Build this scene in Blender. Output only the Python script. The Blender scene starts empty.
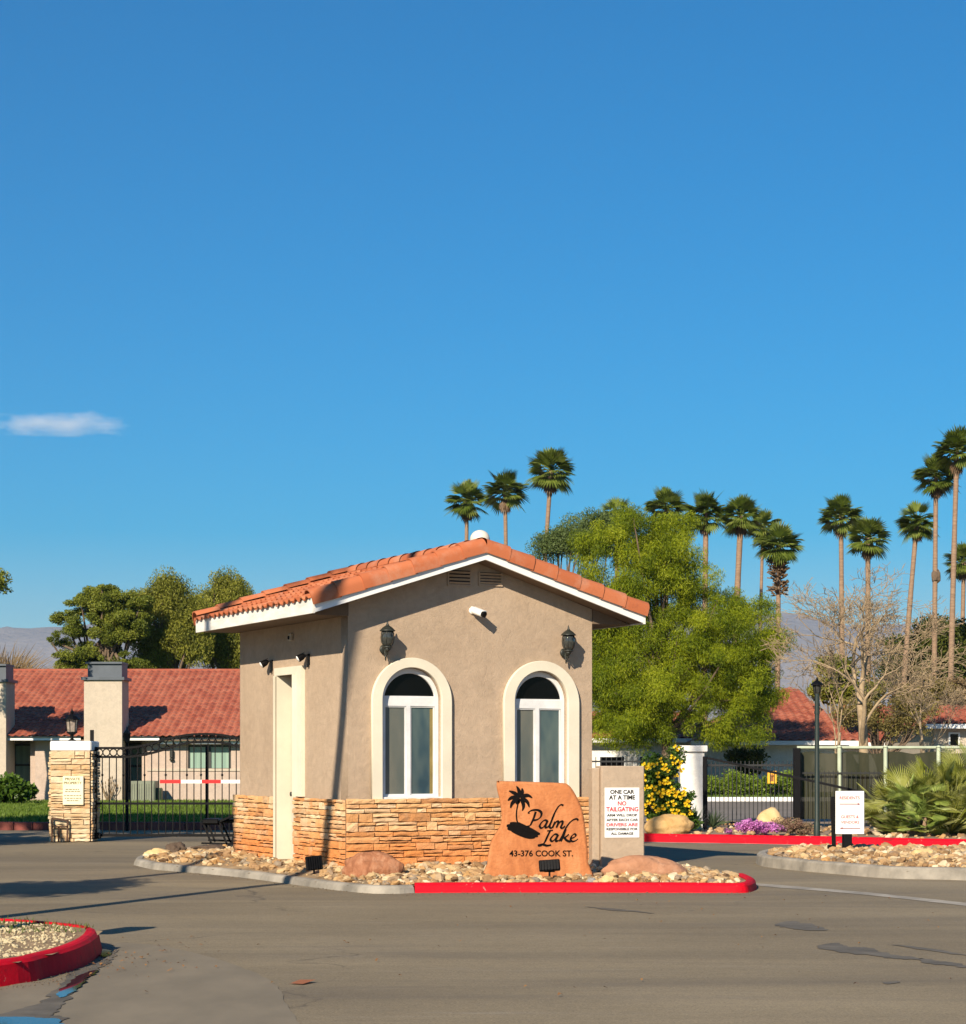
import bpy, math, random
import numpy as np
from mathutils import Vector, Matrix, noise
R = math.radians
F = 2075.0; HZ = 758.0; CX = 483.0; CH = 1.5
SC = bpy.context.scene
COL = SC.collection
random.seed(7)
HAZE_D=7e-5; SUN_EL=29.0; SUN_E=5.0; SKY_S=.061; SKY_AIR=1.6; SKY_DUST=0; SKY_OZ=9; EXPO=0.74; SKY_SAT=1.6; SKY_HUE=.495

# ---------- where things stand: survey helpers ----------
def W(px, py, Y):
    return Vector(((px-CX)/F*Y, Y, CH-(py-HZ)/F*Y))
def G(px, py, z=0.0):
    Y = (CH-z)*F/(py-HZ)
    return Vector(((px-CX)/F*Y, Y, z))

# ---------- object helpers ----------
def tag(o, label=None, cat=None, group=None, kind=None):
    if label: o['label'] = label
    if cat: o['category'] = cat
    if group: o['group'] = group
    if kind: o['kind'] = kind
    return o
def thing(name, label, cat, loc=(0,0,0), rz=0, group=None):
    o = bpy.data.objects.new(name, None); COL.objects.link(o)
    o.location = loc; o.rotation_euler = (0,0,rz); o.empty_display_size = .2
    return tag(o, label, cat, group)
def link_mesh(name, me, parent=None, mat=None):
    if mat: me.materials.append(mat)
    o = bpy.data.objects.new(name, me); COL.objects.link(o)
    if parent: o.parent = parent
    return o
def copy_tree(o, parent=None):
    c = o.copy(); COL.objects.link(c)
    if parent: c.parent = parent
    for ch in list(o.children): copy_tree(ch, c)
    return c
def inv(parent):
    """world -> parent's local frame (things are only moved and turned about z)"""
    if parent is None: return Matrix.Identity(4)
    m = Matrix.Translation(parent.location) @ parent.rotation_euler.to_matrix().to_4x4()
    if parent.parent: m = (Matrix.Translation(parent.parent.location) @ parent.parent.rotation_euler.to_matrix().to_4x4()) @ m
    return m.inverted()

class MB:
    def __init__(s): s.v=[]; s.f=[]; s.t=[]; s.sm=[]
    def add(s, vs, fs, tint=None, smooth=False):
        b=len(s.v); s.v += [tuple(v) for v in vs]
        if tint is None: tint=random.random()
        for f in fs:
            s.f.append(tuple(i+b for i in f)); s.t.append(tint); s.sm.append(smooth)
    def box(s, c, size, rot=None, tint=None, bev=0):
        x,y,z=[d/2 for d in size]
        if bev>0:
            b=min(bev,x*.9,y*.9,z*.9)
            vs=[];
            for sz in (-1,1):
                for (ax,ay) in ((-1,-1),(1,-1),(1,1),(-1,1)):
                    vs.append(Vector((ax*(x-b),ay*(y-b),sz*z)))
            for sz in (-1,1):
                for (ax,ay) in ((-1,-1),(1,-1),(1,1),(-1,1)):
                    if ax*ay>0: vs += [Vector((ax*x,ay*(y-b),sz*(z-b))),Vector((ax*(x-b),ay*y,sz*(z-b)))]
                    else: vs += [Vector((ax*(x-b),ay*y,sz*(z-b))),Vector((ax*x,ay*(y-b),sz*(z-b)))]
            fs=[(3,2,1,0),(4,5,6,7)]
            lo=list(range(8,16)); hi=list(range(16,24))
            for i in range(8):
                j=(i+1)%8; fs.append((lo[i],lo[j],hi[j],hi[i]))
            for q in range(4):
                a,b2=lo[2*q],lo[2*q+1]; fs.append((q,b2,a))
                a3,b3=hi[2*q],hi[2*q+1]; fs.append((4+q,a3,b3))
                nq=(q+1)%4
                fs.append((q,nq,lo[2*nq],lo[2*q+1])); fs.append((4+nq,4+q,hi[2*q+1],hi[2*nq]))
        else:
            vs=[Vector(p) for p in ((-x,-y,-z),(x,-y,-z),(x,y,-z),(-x,y,-z),(-x,-y,z),(x,-y,z),(x,y,z),(-x,y,z))]
            fs=[(3,2,1,0),(4,5,6,7),(0,1,5,4),(1,2,6,5),(2,3,7,6),(3,0,4,7)]
        if rot is not None: vs=[rot@v for v in vs]
        c=Vector(c); s.add([v+c for v in vs],fs,tint)
    def span(s, a, b, tint=None, bev=0):
        a=Vector(a); b=Vector(b)
        s.box((a+b)/2,[abs(q) for q in (b-a)],tint=tint,bev=bev)
    def tube(s, pts, r, n=8, cap=True, tint=None, smooth=True):
        pts=[Vector(p) for p in pts]
        if not hasattr(r,'__len__'): r=[r]*len(pts)
        vs=[]; fs=[]; up=None
        for i,p in enumerate(pts):
            d=(pts[min(i+1,len(pts)-1)]-pts[max(i-1,0)])
            if d.length<1e-9: d=Vector((0,0,1))
            d.normalize()
            if up is None:
                up=Vector((0,0,1)) if abs(d.z)<.9 else Vector((1,0,0))
            a=d.cross(up)
            if a.length<1e-6: a=d.cross(Vector((0,1,0)))
            a.normalize(); b=d.cross(a).normalized(); up=-b if False else up
            for k in range(n):
                t=2*math.pi*k/n
                vs.append(p+a*math.cos(t)*r[i]+b*math.sin(t)*r[i])
        for i in range(len(pts)-1):
            for k in range(n):
                k2=(k+1)%n
                fs.append((i*n+k,i*n+k2,(i+1)*n+k2,(i+1)*n+k))
        s.add(vs,fs,tint,smooth)
        if cap:
            t=s.t[-1]
            s.add(vs[:n],[tuple(range(n-1,-1,-1))],t); s.add(vs[-n:],[tuple(range(n))],t)
    def bar(s, a, b, w, h=None, tint=None):
        """rectangular bar from a to b"""
        a=Vector(a); b=Vector(b); d=b-a; L=d.length; q=d.to_track_quat('X','Z').to_matrix()
        s.box((a+b)/2,(L,w,h or w),rot=q,tint=tint)
    def lathe(s, prof, c=(0,0,0), n=20, tint=None, smooth=True, rot=None):
        c=Vector(c); vs=[]; fs=[]
        for r,z in prof:
            for k in range(n):
                t=2*math.pi*k/n; v=Vector((max(r,1e-4)*math.cos(t),max(r,1e-4)*math.sin(t),z))
                if rot is not None: v=rot@v
                vs.append(c+v)
        for i in range(len(prof)-1):
            for k in range(n):
                k2=(k+1)%n; fs.append((i*n+k,i*n+k2,(i+1)*n+k2,(i+1)*n+k))
        fs.append(tuple(range(n-1,-1,-1))); fs.append(tuple(range((len(prof)-1)*n,len(prof)*n)))
        s.add(vs,fs,tint,smooth)
    def poly(s, pts, tint=None):
        s.add(pts,[tuple(range(len(pts)))],tint)
    def rock(s, c, r, seed=0, n=3, rough=.35, rz=0, tint=None):
        """a weathered stone: faceted, noisy ellipsoid"""
        vs,fs=ICO[n]; out=[]
        ca,sa=math.cos(rz),math.sin(rz)
        for v in vs:
            nn=noise.noise(Vector(v)*1.1+Vector((seed*7.3,seed*3.1,0)))*rough+noise.noise(Vector(v)*2.7+Vector((seed*2.3,0,seed)))*rough*.55-abs(noise.noise(Vector(v)*4.5+Vector((seed,seed,0))))*rough*.4+noise.noise(Vector(v)*9)*rough*.10
            q=Vector(v)*(1+nn); q=Vector((q.x*r[0],q.y*r[1],q.z*r[2]))
            out.append(Vector((q.x*ca-q.y*sa,q.x*sa+q.y*ca,q.z))+Vector(c))
        s.add(out,fs,tint,n>=3)
    def build(s, name, mat, parent=None, world=True, origin=None):
        m = inv(parent) if (world and parent) else Matrix.Identity(4)
        v=np.array(s.v,dtype=np.float64).reshape(-1,3)
        if world and parent:
            M=np.array(m); v=v@M[:3,:3].T+M[:3,3]
        if origin is not None: v=v-np.array(origin)
        me=bpy.data.meshes.new(name)
        me.from_pydata(v.tolist(),[],s.f)
        at=me.attributes.new('tint','FLOAT','FACE')
        if len(me.polygons)==len(s.t):
            at.data.foreach_set('value',s.t)
            me.polygons.foreach_set('use_smooth',s.sm)
        me.update()
        o=link_mesh(name,me,parent,mat)
        if origin is not None: o.location=origin
        return o

def ico(n):
    import bmesh
    bm=bmesh.new(); bmesh.ops.create_icosphere(bm,subdivisions=n,radius=1)
    bm.verts.ensure_lookup_table()
    r=([tuple(v.co) for v in bm.verts],[tuple(v.index for v in f.verts) for f in bm.faces]); bm.free(); return r
ICO={1:ico(1),2:ico(2),3:ico(3),4:ico(4)}

def plate(name, outline, holes, depth, mat, parent, mtx, bevel=0):
    """flat 2-D outline (with holes) given real thickness; mtx places its xy plane"""
    cu=bpy.data.curves.new(name,'CURVE'); cu.dimensions='2D'; cu.fill_mode='BOTH'; cu.extrude=depth/2-bevel
    if bevel: cu.bevel_depth=bevel; cu.bevel_resolution=1; cu.offset=-bevel
    for pl in [outline]+list(holes):
        sp=cu.splines.new('POLY'); sp.points.add(len(pl)-1); sp.use_cyclic_u=True
        for p,q in zip(sp.points,pl): p.co=(q[0],q[1],0,1)
    o=bpy.data.objects.new('tmp',cu); COL.objects.link(o)
    dg=bpy.context.evaluated_depsgraph_get(); dg.update()
    me=bpy.data.meshes.new_from_object(o.evaluated_get(dg)); me.name=name
    bpy.data.objects.remove(o); bpy.data.curves.remove(cu)
    me.materials.clear(); me.transform(mtx)
    return link_mesh(name,me,parent,mat)

def text_mesh(lines, depth=.004, bold=0.0):
    """lines: (string, x0, x1, z0, z1) in the sign's own plane -> verts/faces in (x, depth, z)"""
    V=[];Fc=[]
    for s_,x0,x1,z0,z1 in lines:
        cu=bpy.data.curves.new('t','FONT'); cu.body=s_; cu.size=1; cu.extrude=.02; cu.offset=bold; cu.resolution_u=4
        o=bpy.data.objects.new('tmp',cu); COL.objects.link(o)
        dg=bpy.context.evaluated_depsgraph_get(); dg.update()
        me=bpy.data.meshes.new_from_object(o.evaluated_get(dg))
        bpy.data.objects.remove(o); bpy.data.curves.remove(cu)
        vs=[v.co.copy() for v in me.vertices]
        ax0=min(v.x for v in vs);ax1=max(v.x for v in vs);ay0=min(v.y for v in vs);ay1=max(v.y for v in vs)
        b=len(V)
        for v in vs:
            V.append((x0+(v.x-ax0)/(ax1-ax0)*(x1-x0), -v.z/.02*depth/2, z0+(v.y-ay0)/(ay1-ay0)*(z1-z0)))
        Fc += [tuple(i+b for i in p.vertices) for p in me.polygons]
        bpy.data.meshes.remove(me)
    return V,Fc

# ---------- materials ----------
def nodes(name):
    m=bpy.data.materials.new(name); m.use_nodes=True; nt=m.node_tree
    return m,nt,nt.nodes['Principled BSDF']
def N(nt,t,**kw):
    n=nt.nodes.new(t)
    for k,v in kw.items(): setattr(n,k,v)
    return n
def mixc(nt,a,b,fac,mode='MIX'):
    n=N(nt,'ShaderNodeMix',data_type='RGBA',blend_type=mode)
    for sock,val in ((n.inputs[0],fac),(n.inputs[6],a),(n.inputs[7],b)):
        if hasattr(val,'links') or isinstance(val,bpy.types.NodeSocket): nt.links.new(val,sock)
        elif isinstance(val,(int,float)): sock.default_value=val
        else: sock.default_value=(*val[:3],1)
    return n.outputs[2]
def rnoise(nt,scale,detail=4,rough=.55,co=None,stretch=None,dist=0):
    n=N(nt,'ShaderNodeTexNoise'); n.inputs['Scale'].default_value=scale; n.inputs['Detail'].default_value=detail
    n.inputs['Roughness'].default_value=rough; n.inputs['Distortion'].default_value=dist
    tc=N(nt,'ShaderNodeTexCoord')
    src=tc.outputs['Object']
    if stretch:
        mp=N(nt,'ShaderNodeMapping'); mp.inputs['Scale'].default_value=stretch; 
        nt.links.new(src,mp.inputs[0]); src=mp.outputs[0]
    nt.links.new(src,n.inputs['Vector'])
    return n.outputs['Fac']
def ramp(nt,fac,stops):
    r=N(nt,'ShaderNodeValToRGB'); nt.links.new(fac,r.inputs[0])
    el=r.color_ramp.elements
    while len(el)<len(stops): el.new(.5)
    for e,(p,c) in zip(el,stops):
        e.position=p; e.color=(*c,1) if len(c)==3 else c
    return r.outputs[0]
def tint(nt):
    a=N(nt,'ShaderNodeAttribute'); a.attribute_name='tint'; return a.outputs['Fac']
def bump(nt,b,h,strength=.3,dist=.01):
    n=N(nt,'ShaderNodeBump'); n.inputs['Strength'].default_value=strength; n.inputs['Distance'].default_value=dist
    nt.links.new(h,n.inputs['Height']); nt.links.new(n.outputs[0],b.inputs['Normal'])
def mat(name, c, rough=.7, var=.15, scale=3, c2=None, bmp=0, bscale=60, bdist=.004, metal=0, spec=.4, tinted=0, streak=None):
    m,nt,b=nodes(name)
    c2=c2 or tuple(x*(1-var*1.6) for x in c)
    fac=ramp(nt,rnoise(nt,scale,6,.6,stretch=streak),[(.35,(0,0,0)),(.65,(1,1,1))])
    col=mixc(nt,c,c2,fac)
    if tinted:
        tc=ramp(nt,tint(nt),[(0,tuple(1-tinted for _ in range(3))),(1,(1+tinted*.4,)*3)])
        col=mixc(nt,col,tc,1.0,'MULTIPLY')
    nt.links.new(col,b.inputs['Base Color'])
    b.inputs['Roughness'].default_value=rough; b.inputs['Metallic'].default_value=metal
    b.inputs['Specular IOR Level'].default_value=spec
    if bmp: bump(nt,b,rnoise(nt,bscale,5,.6),bmp,bdist)
    return m
def leafmat(name, cols, transl=.35, rough=.55):
    m,nt,b=nodes(name)
    c=ramp(nt,tint(nt),[(i/(len(cols)-1),q) for i,q in enumerate(cols)])
    nt.links.new(c,b.inputs['Base Color']); b.inputs['Roughness'].default_value=rough
    b.inputs['Specular IOR Level'].default_value=.25
    tr=N(nt,'ShaderNodeBsdfTranslucent'); nt.links.new(mixc(nt,c,(1.0,1.0,.45),.25,'MULTIPLY'),tr.inputs[0])
    mx=N(nt,'ShaderNodeMixShader'); mx.inputs[0].default_value=transl
    nt.links.new(b.outputs[0],mx.inputs[1]); nt.links.new(tr.outputs[0],mx.inputs[2])
    nt.links.new(mx.outputs[0],nt.nodes['Material Output'].inputs['Surface'])
    return m

M={}
def stucco(name,c,c2,dirt=.5):
    m,nt,b=nodes(name)
    col=mixc(nt,c,c2,ramp(nt,rnoise(nt,.9,6,.6),[(.35,(0,0,0)),(.7,(1,1,1))]))
    # soft vertical runs of dust below the eaves and a few trowel marks
    run=ramp(nt,rnoise(nt,1.0,5,.6,stretch=(6,6,.5)),[(.45,(0,0,0)),(.75,(1,1,1))])
    fr=N(nt,'ShaderNodeMath',operation='MULTIPLY'); nt.links.new(run,fr.inputs[0]); fr.inputs[1].default_value=dirt*.4
    col=mixc(nt,col,tuple(x*.72 for x in c),fr.outputs[0])
    tr=ramp(nt,rnoise(nt,7,4,.7,dist=1.2),[(.3,(.89,.89,.89)),(.7,(1.08,1.07,1.06))])
    col=mixc(nt,col,tr,1.0,'MULTIPLY')
    blot=ramp(nt,rnoise(nt,2.3,7,.7,dist=.4),[(.52,(1,1,1)),(.75,(.86,.85,.84))]); col=mixc(nt,col,blot,1.0,'MULTIPLY')
    nt.links.new(col,b.inputs['Base Color']); b.inputs['Roughness'].default_value=.92; b.inputs['Specular IOR Level'].default_value=.2
    ad=N(nt,'ShaderNodeMath',operation='ADD'); nt.links.new(rnoise(nt,16,5,.65,dist=.8),ad.inputs[0]); nt.links.new(rnoise(nt,120,3,.6),ad.inputs[1])
    bump(nt,b,ad.outputs[0],.65,.013)
    return m
M['stucco']=stucco('tan_stucco',(.47,.36,.26),(.41,.31,.22))
M['stucco_block']=stucco('beige_stucco',(.44,.345,.255),(.41,.32,.235))
M['stucco_pale']=stucco('pale_stucco',(.52,.45,.36),(.47,.41,.33))
M['stucco_pink']=stucco('pinkish_stucco',(.50,.40,.33),(.46,.37,.31))
M['white_wall']=stucco('white_stucco',(.80,.78,.74),(.74,.72,.68))
M['cream']=mat('cream_trim',(.70,.65,.52),.75,.08,2,bmp=.2,bscale=40)
M['white']=mat('white_paint',(.82,.82,.80),.5,.06,1.5)
M['fascia']=mat('weathered_white_board',(.80,.78,.72),.6,.14,2.5,streak=(1,1,4),bmp=.1)
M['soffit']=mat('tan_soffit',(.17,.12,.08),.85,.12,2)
M['vinyl']=mat('white_vinyl',(.72,.73,.73),.35,.10,5)
M['black']=mat('black_metal',(.004,.004,.005),.55,.2,8,spec=.15)
M['bronze']=mat('weathered_bronze',(.012,.014,.012),.5,.35,18,c2=(.028,.032,.026),bmp=.2,bscale=90)
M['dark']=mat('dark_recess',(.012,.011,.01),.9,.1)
M['dome']=mat('ivory_plastic',(.72,.66,.56),.5,.08)
M['concrete']=mat('kerb_concrete',(.36,.325,.27),.9,.28,2.2,c2=(.17,.155,.13),bmp=.5,bscale=45,bdist=.008)
def redpaint():
    m,nt,b=nodes('worn_red_kerb_paint')
    col=mixc(nt,(.60,.001,.014),(.42,.002,.012),ramp(nt,rnoise(nt,3.5,6,.6),[(.35,(0,0,0)),(.65,(1,1,1))]))
    col=mixc(nt,col,(.30,.22,.18),ramp(nt,rnoise(nt,9,7,.75,dist=.6),[(.62,(0,0,0)),(.68,(.85,.85,.85))]))
    col=mixc(nt,col,(.05,.012,.014),ramp(nt,rnoise(nt,2.4,6,.7,stretch=(1,1,3),dist=1.0),[(.57,(0,0,0)),(.72,(.75,.75,.75))]))
    nt.links.new(col,b.inputs['Base Color']); b.inputs['Roughness'].default_value=.7; b.inputs['Specular IOR Level'].default_value=.15
    bump(nt,b,rnoise(nt,30,6,.7),.5,.008); return m
M['red']=redpaint()
M['redsign']=mat('red_lettering',(.55,.03,.05),.6,.02)
M['darksign']=mat('dark_lettering',(.006,.005,.005),.8,.02,spec=.05)
M['signwhite']=mat('sign_white',(.80,.81,.80),.4,.03,3)
M['bark']=mat('tree_bark',(.17,.12,.08),.9,.3,6,bmp=.8,bscale=14,bdist=.03,streak=(1,1,.3))
M['palebark']=mat('pale_bark',(.40,.30,.185),.85,.3,5,c2=(.26,.19,.11),bmp=.5,bscale=20,bdist=.02)
M['palmbark']=mat('palm_trunk_bark',(.30,.20,.13),.9,.25,3,c2=(.20,.13,.085),streak=(1,1,6),bmp=.8,bscale=9,bdist=.03)
M['ironwht']=mat('white_barrier_paint',(.80,.80,.78),.4,.04)
M['ironred']=mat('red_barrier_paint',(.62,.02,.02),.4,.04)

# glass
def glass(name,c,rough=.04,c2=None,stretch=(1,1,.25),sc=2.0):
    m,nt,b=nodes(name)
    col=mixc(nt,c,c2 or tuple(x*.6 for x in c),ramp(nt,rnoise(nt,sc,2,.5,stretch=stretch),[(.3,(0,0,0)),(.7,(1,1,1))]))
    nt.links.new(col,b.inputs['Base Color']); b.inputs['Roughness'].default_value=rough; b.inputs['Specular IOR Level'].default_value=.6
    return m
M['pane']=glass('sliding_pane_glass',(.10,.135,.125),.05,(.025,.055,.075),(1.5,1.5,.6),3.0)  # two-tone mottling paints uneven reflections into the opaque pane colour
M['screen']=glass('insect_screen_pane',(.135,.135,.11),.35,(.07,.09,.085),(1.5,1.5,.5),3.0)
M['darkpane']=glass('dark_fanlight_glass',(.003,.003,.003),.02)
M['darkpane'].node_tree.nodes['Principled BSDF'].inputs['Specular IOR Level'].default_value=.15
M['housepane']=glass('curtained_house_glass',(.30,.42,.34),.15,(.20,.30,.25),(3,3,.1),3)
M['lampglass']=glass('seeded_lamp_glass',(.055,.058,.052),.08,(.025,.027,.025),(1,1,1),30)
M['clearglass']=glass('clear_lamp_glass',(.40,.34,.28),.1,(.18,.15,.13),(1,1,1),20)

# roof tile
def tilemat(name,c1,c2,c3,dust=(.55,.42,.32)):
    m,nt,b=nodes(name)
    col=ramp(nt,tint(nt),[(0,c1),(.5,c2),(1,c3)])
    col=mixc(nt,col,dust,ramp(nt,rnoise(nt,3.2,8,.65),[(.5,(0,0,0)),(.85,(.45,.45,.45))]))
    col=mixc(nt,col,(.16,.05,.03),ramp(nt,rnoise(nt,9,5,.7),[(.58,(0,0,0)),(.85,(.5,.5,.5))]))
    nt.links.new(col,b.inputs['Base Color']); b.inputs['Roughness'].default_value=.8; b.inputs['Specular IOR Level'].default_value=.3
    bump(nt,b,rnoise(nt,70,4,.6),.3,.004)
    return m
M['tile']=tilemat('clay_roof_tile',(.36,.098,.038),(.44,.13,.052),(.52,.18,.08))
M['tile_far']=tilemat('red_roof_tile',(.28,.072,.042),(.34,.098,.056),(.40,.135,.08),(.42,.22,.14))
# ledgestone
def stonemat(name,cols,lowstain=None):
    m,nt,b=nodes(name)
    col=ramp(nt,tint(nt),[(i/(len(cols)-1),c) for i,c in enumerate(cols)])
    col=mixc(nt,col,(.64,.27,.08),ramp(nt,rnoise(nt,4.5,6,.65),[(.45,(0,0,0)),(.8,(.75,.75,.75))]))
    col=mixc(nt,col,(.78,.66,.48),ramp(nt,rnoise(nt,13,6,.7),[(.58,(0,0,0)),(.8,(.35,.35,.35))]))
    if lowstain:
        tc=N(nt,'ShaderNodeTexCoord'); sx=N(nt,'ShaderNodeSeparateXYZ'); nt.links.new(tc.outputs['Object'],sx.inputs[0])
        a=N(nt,'ShaderNodeMath',operation='MULTIPLY_ADD'); nt.links.new(rnoise(nt,1.8,4,.6),a.inputs[0]); a.inputs[1].default_value=.35; nt.links.new(sx.outputs['Z'],a.inputs[2])
        st=ramp(nt,a.outputs[0],[(lowstain[0],(1,1,1)),(lowstain[1],(0,0,0))])
        f=N(nt,'ShaderNodeMath',operation='MULTIPLY'); nt.links.new(st,f.inputs[0]); f.inputs[1].default_value=.72
        col=mixc(nt,col,mixc(nt,(.74,.27,.07),(.60,.20,.05),tint(nt)),f.outputs[0])
    nt.links.new(col,b.inputs['Base Color']); b.inputs['Roughness'].default_value=.85; b.inputs['Specular IOR Level'].default_value=.25
    ad=N(nt,'ShaderNodeMath',operation='ADD'); nt.links.new(rnoise(nt,12,6,.7,stretch=(1,1,3)),ad.inputs[0]); nt.links.new(rnoise(nt,60,4,.7),ad.inputs[1])
    bump(nt,b,ad.outputs[0],.7,.02)
    return m
M['ledge']=stonemat('orange_ledgestone',[(.46,.23,.10),(.72,.40,.17),(.82,.57,.31),(.64,.30,.11),(.84,.65,.41),(.54,.35,.19)],(.52,.92))
M['ledge_pale']=stonemat('cream_ledgestone',[(.44,.31,.17),(.60,.47,.29),(.68,.57,.39),(.50,.35,.19),(.70,.62,.46)])
M['mortar']=mat('dark_mortar',(.21,.125,.065),.95,.2,8)
def rockmat(name,a,b_,c_,sc=2.2,streak=None):
    m,nt,b=nodes(name)
    col=ramp(nt,rnoise(nt,sc,8,.65,stretch=streak,dist=.6),[(.3,a),(.5,b_),(.72,c_)])
    col=mixc(nt,col,tuple(x*.55 for x in a),ramp(nt,rnoise(nt,14,6,.7),[(.55,(0,0,0)),(.8,(.5,.5,.5))]))
    nt.links.new(col,b.inputs['Base Color']); b.inputs['Roughness'].default_value=.85; b.inputs['Specular IOR Level'].default_value=.25
    bump(nt,b,rnoise(nt,16,8,.7),.8,.025)
    return m
M['rock_red']=rockmat('red_banded_stone',(.20,.075,.035),(.33,.14,.07),(.45,.24,.14),3,(4,4,1))
M['rock_pink']=rockmat('pinkish_sandstone',(.32,.15,.08),(.42,.21,.12),(.48,.30,.20))
M['rock_tan']=rockmat('tan_sandstone',(.42,.24,.08),(.54,.34,.14),(.58,.42,.22))
M['rock_gold']=rockmat('golden_sandstone',(.52,.32,.13),(.62,.44,.22),(.70,.58,.38))
M['rock_dark']=rockmat('dark_lava_rock',(.07,.045,.03),(.10,.07,.05),(.15,.11,.08))
M['rock_grey']=rockmat('grey_stone',(.22,.21,.20),(.30,.29,.28),(.36,.35,.33))
M['slab']=rockmat('carved_sandstone_slab',(.33,.11,.04),(.46,.17,.062),(.58,.25,.105),1.5,(2.6,1,1.1))
m,nt,b=nodes('river_cobble')
c=ramp(nt,tint(nt),[(0,(.12,.07,.035)),(.15,(.34,.20,.09)),(.35,(.50,.36,.19)),(.5,(.26,.15,.07)),(.62,(.66,.55,.37)),(.75,(.42,.24,.09)),(.88,(.22,.18,.14)),(1,(.58,.46,.28))])
c=mixc(nt,c,(.35,.22,.12),ramp(nt,rnoise(nt,30,4,.6),[(.5,(0,0,0)),(.8,(.4,.4,.4))]))
nt.links.new(c,b.inputs['Base Color']); b.inputs['Roughness'].default_value=.8; b.inputs['Specular IOR Level'].default_value=.25
M['cobble']=m
M['grit']=mat('dark_kerb_grit',(.20,.15,.10),.95,.4,15)
M['soil']=mat('sandy_soil',(.36,.25,.14),.95,.3,4,bmp=.8,bscale=30,bdist=.02)
M['litter']=mat('planting_bed_soil',(.34,.24,.16),.95,.35,3,c2=(.20,.15,.10),bmp=.8,bscale=25,bdist=.02)

# asphalt: worn, warm grey, with wheel-polished streaks, fine cracks, damp patches
def asphalt():
    m,nt,b=nodes('worn_asphalt')
    base=ramp(nt,rnoise(nt,.22,6,.6),[(.3,(.178,.145,.096)),(.5,(.207,.170,.113)),(.72,(.243,.201,.137))])
    st=ramp(nt,rnoise(nt,.35,6,.6,stretch=(.22,1.8,1),dist=.6),[(.35,(.80,.80,.82)),(.65,(1.13,1.12,1.09))])
    col=mixc(nt,base,st,1.0,'MULTIPLY')
    sc2=ramp(nt,rnoise(nt,1.1,5,.65,stretch=(.35,2.4,1),dist=1.5),[(.60,(0,0,0)),(.78,(.35,.35,.35))])
    col=mixc(nt,col,(.30,.27,.225),sc2)
    col=mixc(nt,col,ramp(nt,rnoise(nt,55,3,.75),[(.25,(.60,.60,.60)),(.5,(1,1,1)),(.78,(1.45,1.42,1.36))]),1.0,'MULTIPLY')
    # cracks
    tc=N(nt,'ShaderNodeTexCoord'); nz=N(nt,'ShaderNodeTexNoise'); nz.inputs['Scale'].default_value=.8; nz.inputs['Detail'].default_value=6
    nt.links.new(tc.outputs['Object'],nz.inputs['Vector'])
    vm=N(nt,'ShaderNodeVectorMath',operation='MULTIPLY_ADD'); nt.links.new(nz.outputs['Color'],vm.inputs[0]); vm.inputs[1].default_value=(1.6,1.6,0); nt.links.new(tc.outputs['Object'],vm.inputs[2])
    vo=N(nt,'ShaderNodeTexVoronoi',feature='DISTANCE_TO_EDGE'); vo.inputs['Scale'].default_value=.16; nt.links.new(vm.outputs[0],vo.inputs['Vector'])
    cr=ramp(nt,vo.outputs['Distance'],[(0,(1,1,1)),(.0035,(0,0,0))])
    gate=ramp(nt,rnoise(nt,.3,3,.5),[(.45,(0,0,0)),(.6,(.8,.8,.8))])
    col=mixc(nt,col,(.07,.06,.05),mixc(nt,cr,gate,1.0,'MULTIPLY'))
    col=mixc(nt,col,ramp(nt,rnoise(nt,11,6,.8),[(.28,(.82,.82,.82)),(.5,(1,1,1)),(.74,(1.16,1.15,1.12))]),1.0,'MULTIPLY')
    col=mixc(nt,col,(.10,.085,.07),ramp(nt,rnoise(nt,3.2,3,.5),[(.735,(0,0,0)),(.76,(.55,.55,.55))]))
    col=mixc(nt,col,(.13,.11,.088),ramp(nt,rnoise(nt,.16,4,.5,stretch=(.5,3.2,1),dist=2.5),[(.56,(0,0,0)),(.66,(.30,.30,.30))]))
    oil=ramp(nt,rnoise(nt,.75,5,.7,stretch=(1,1.5,1)),[(.66,(0,0,0)),(.76,(.4,.4,.4))])
    col=mixc(nt,col,(.11,.095,.08),oil)
    nt.links.new(col,b.inputs['Base Color'])
    b.inputs['Roughness'].default_value=.9; b.inputs['Specular IOR Level'].default_value=.25
    bump(nt,b,rnoise(nt,90,3,.8),.5,.006)
    return m
M['asphalt']=asphalt()
M['seal']=mat('dark_damp_asphalt',(.135,.118,.092),.85,.25,3,bmp=.3,bscale=80)
M['apron']=mat('broom_concrete',(.212,.176,.122),.9,.22,2.2,c2=(.165,.138,.096),bmp=.4,bscale=70,bdist=.004,streak=(1,.4,1))
M['road_far']=mat('far_road_asphalt',(.20,.175,.155),.9,.15,.5)
M['desert']=mat('dry_ground',(.36,.29,.21),.95,.2,.05)
M['lawn']=mat('lawn_turf',(.10,.16,.022),.95,.35,1.5,c2=(.055,.10,.015),bmp=.9,bscale=30,bdist=.05)
m,nt,b=nodes('gutter_water'); b.inputs['Base Color'].default_value=(.02,.022,.024,1); b.inputs['Roughness'].default_value=.03; b.inputs['IOR'].default_value=1.33
M['water']=m
M['hill']=mat('bare_rock_mountain',(.20,.17,.155),.95,.3,.0012,c2=(.12,.105,.10),bmp=1,bscale=.004,bdist=60)
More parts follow.
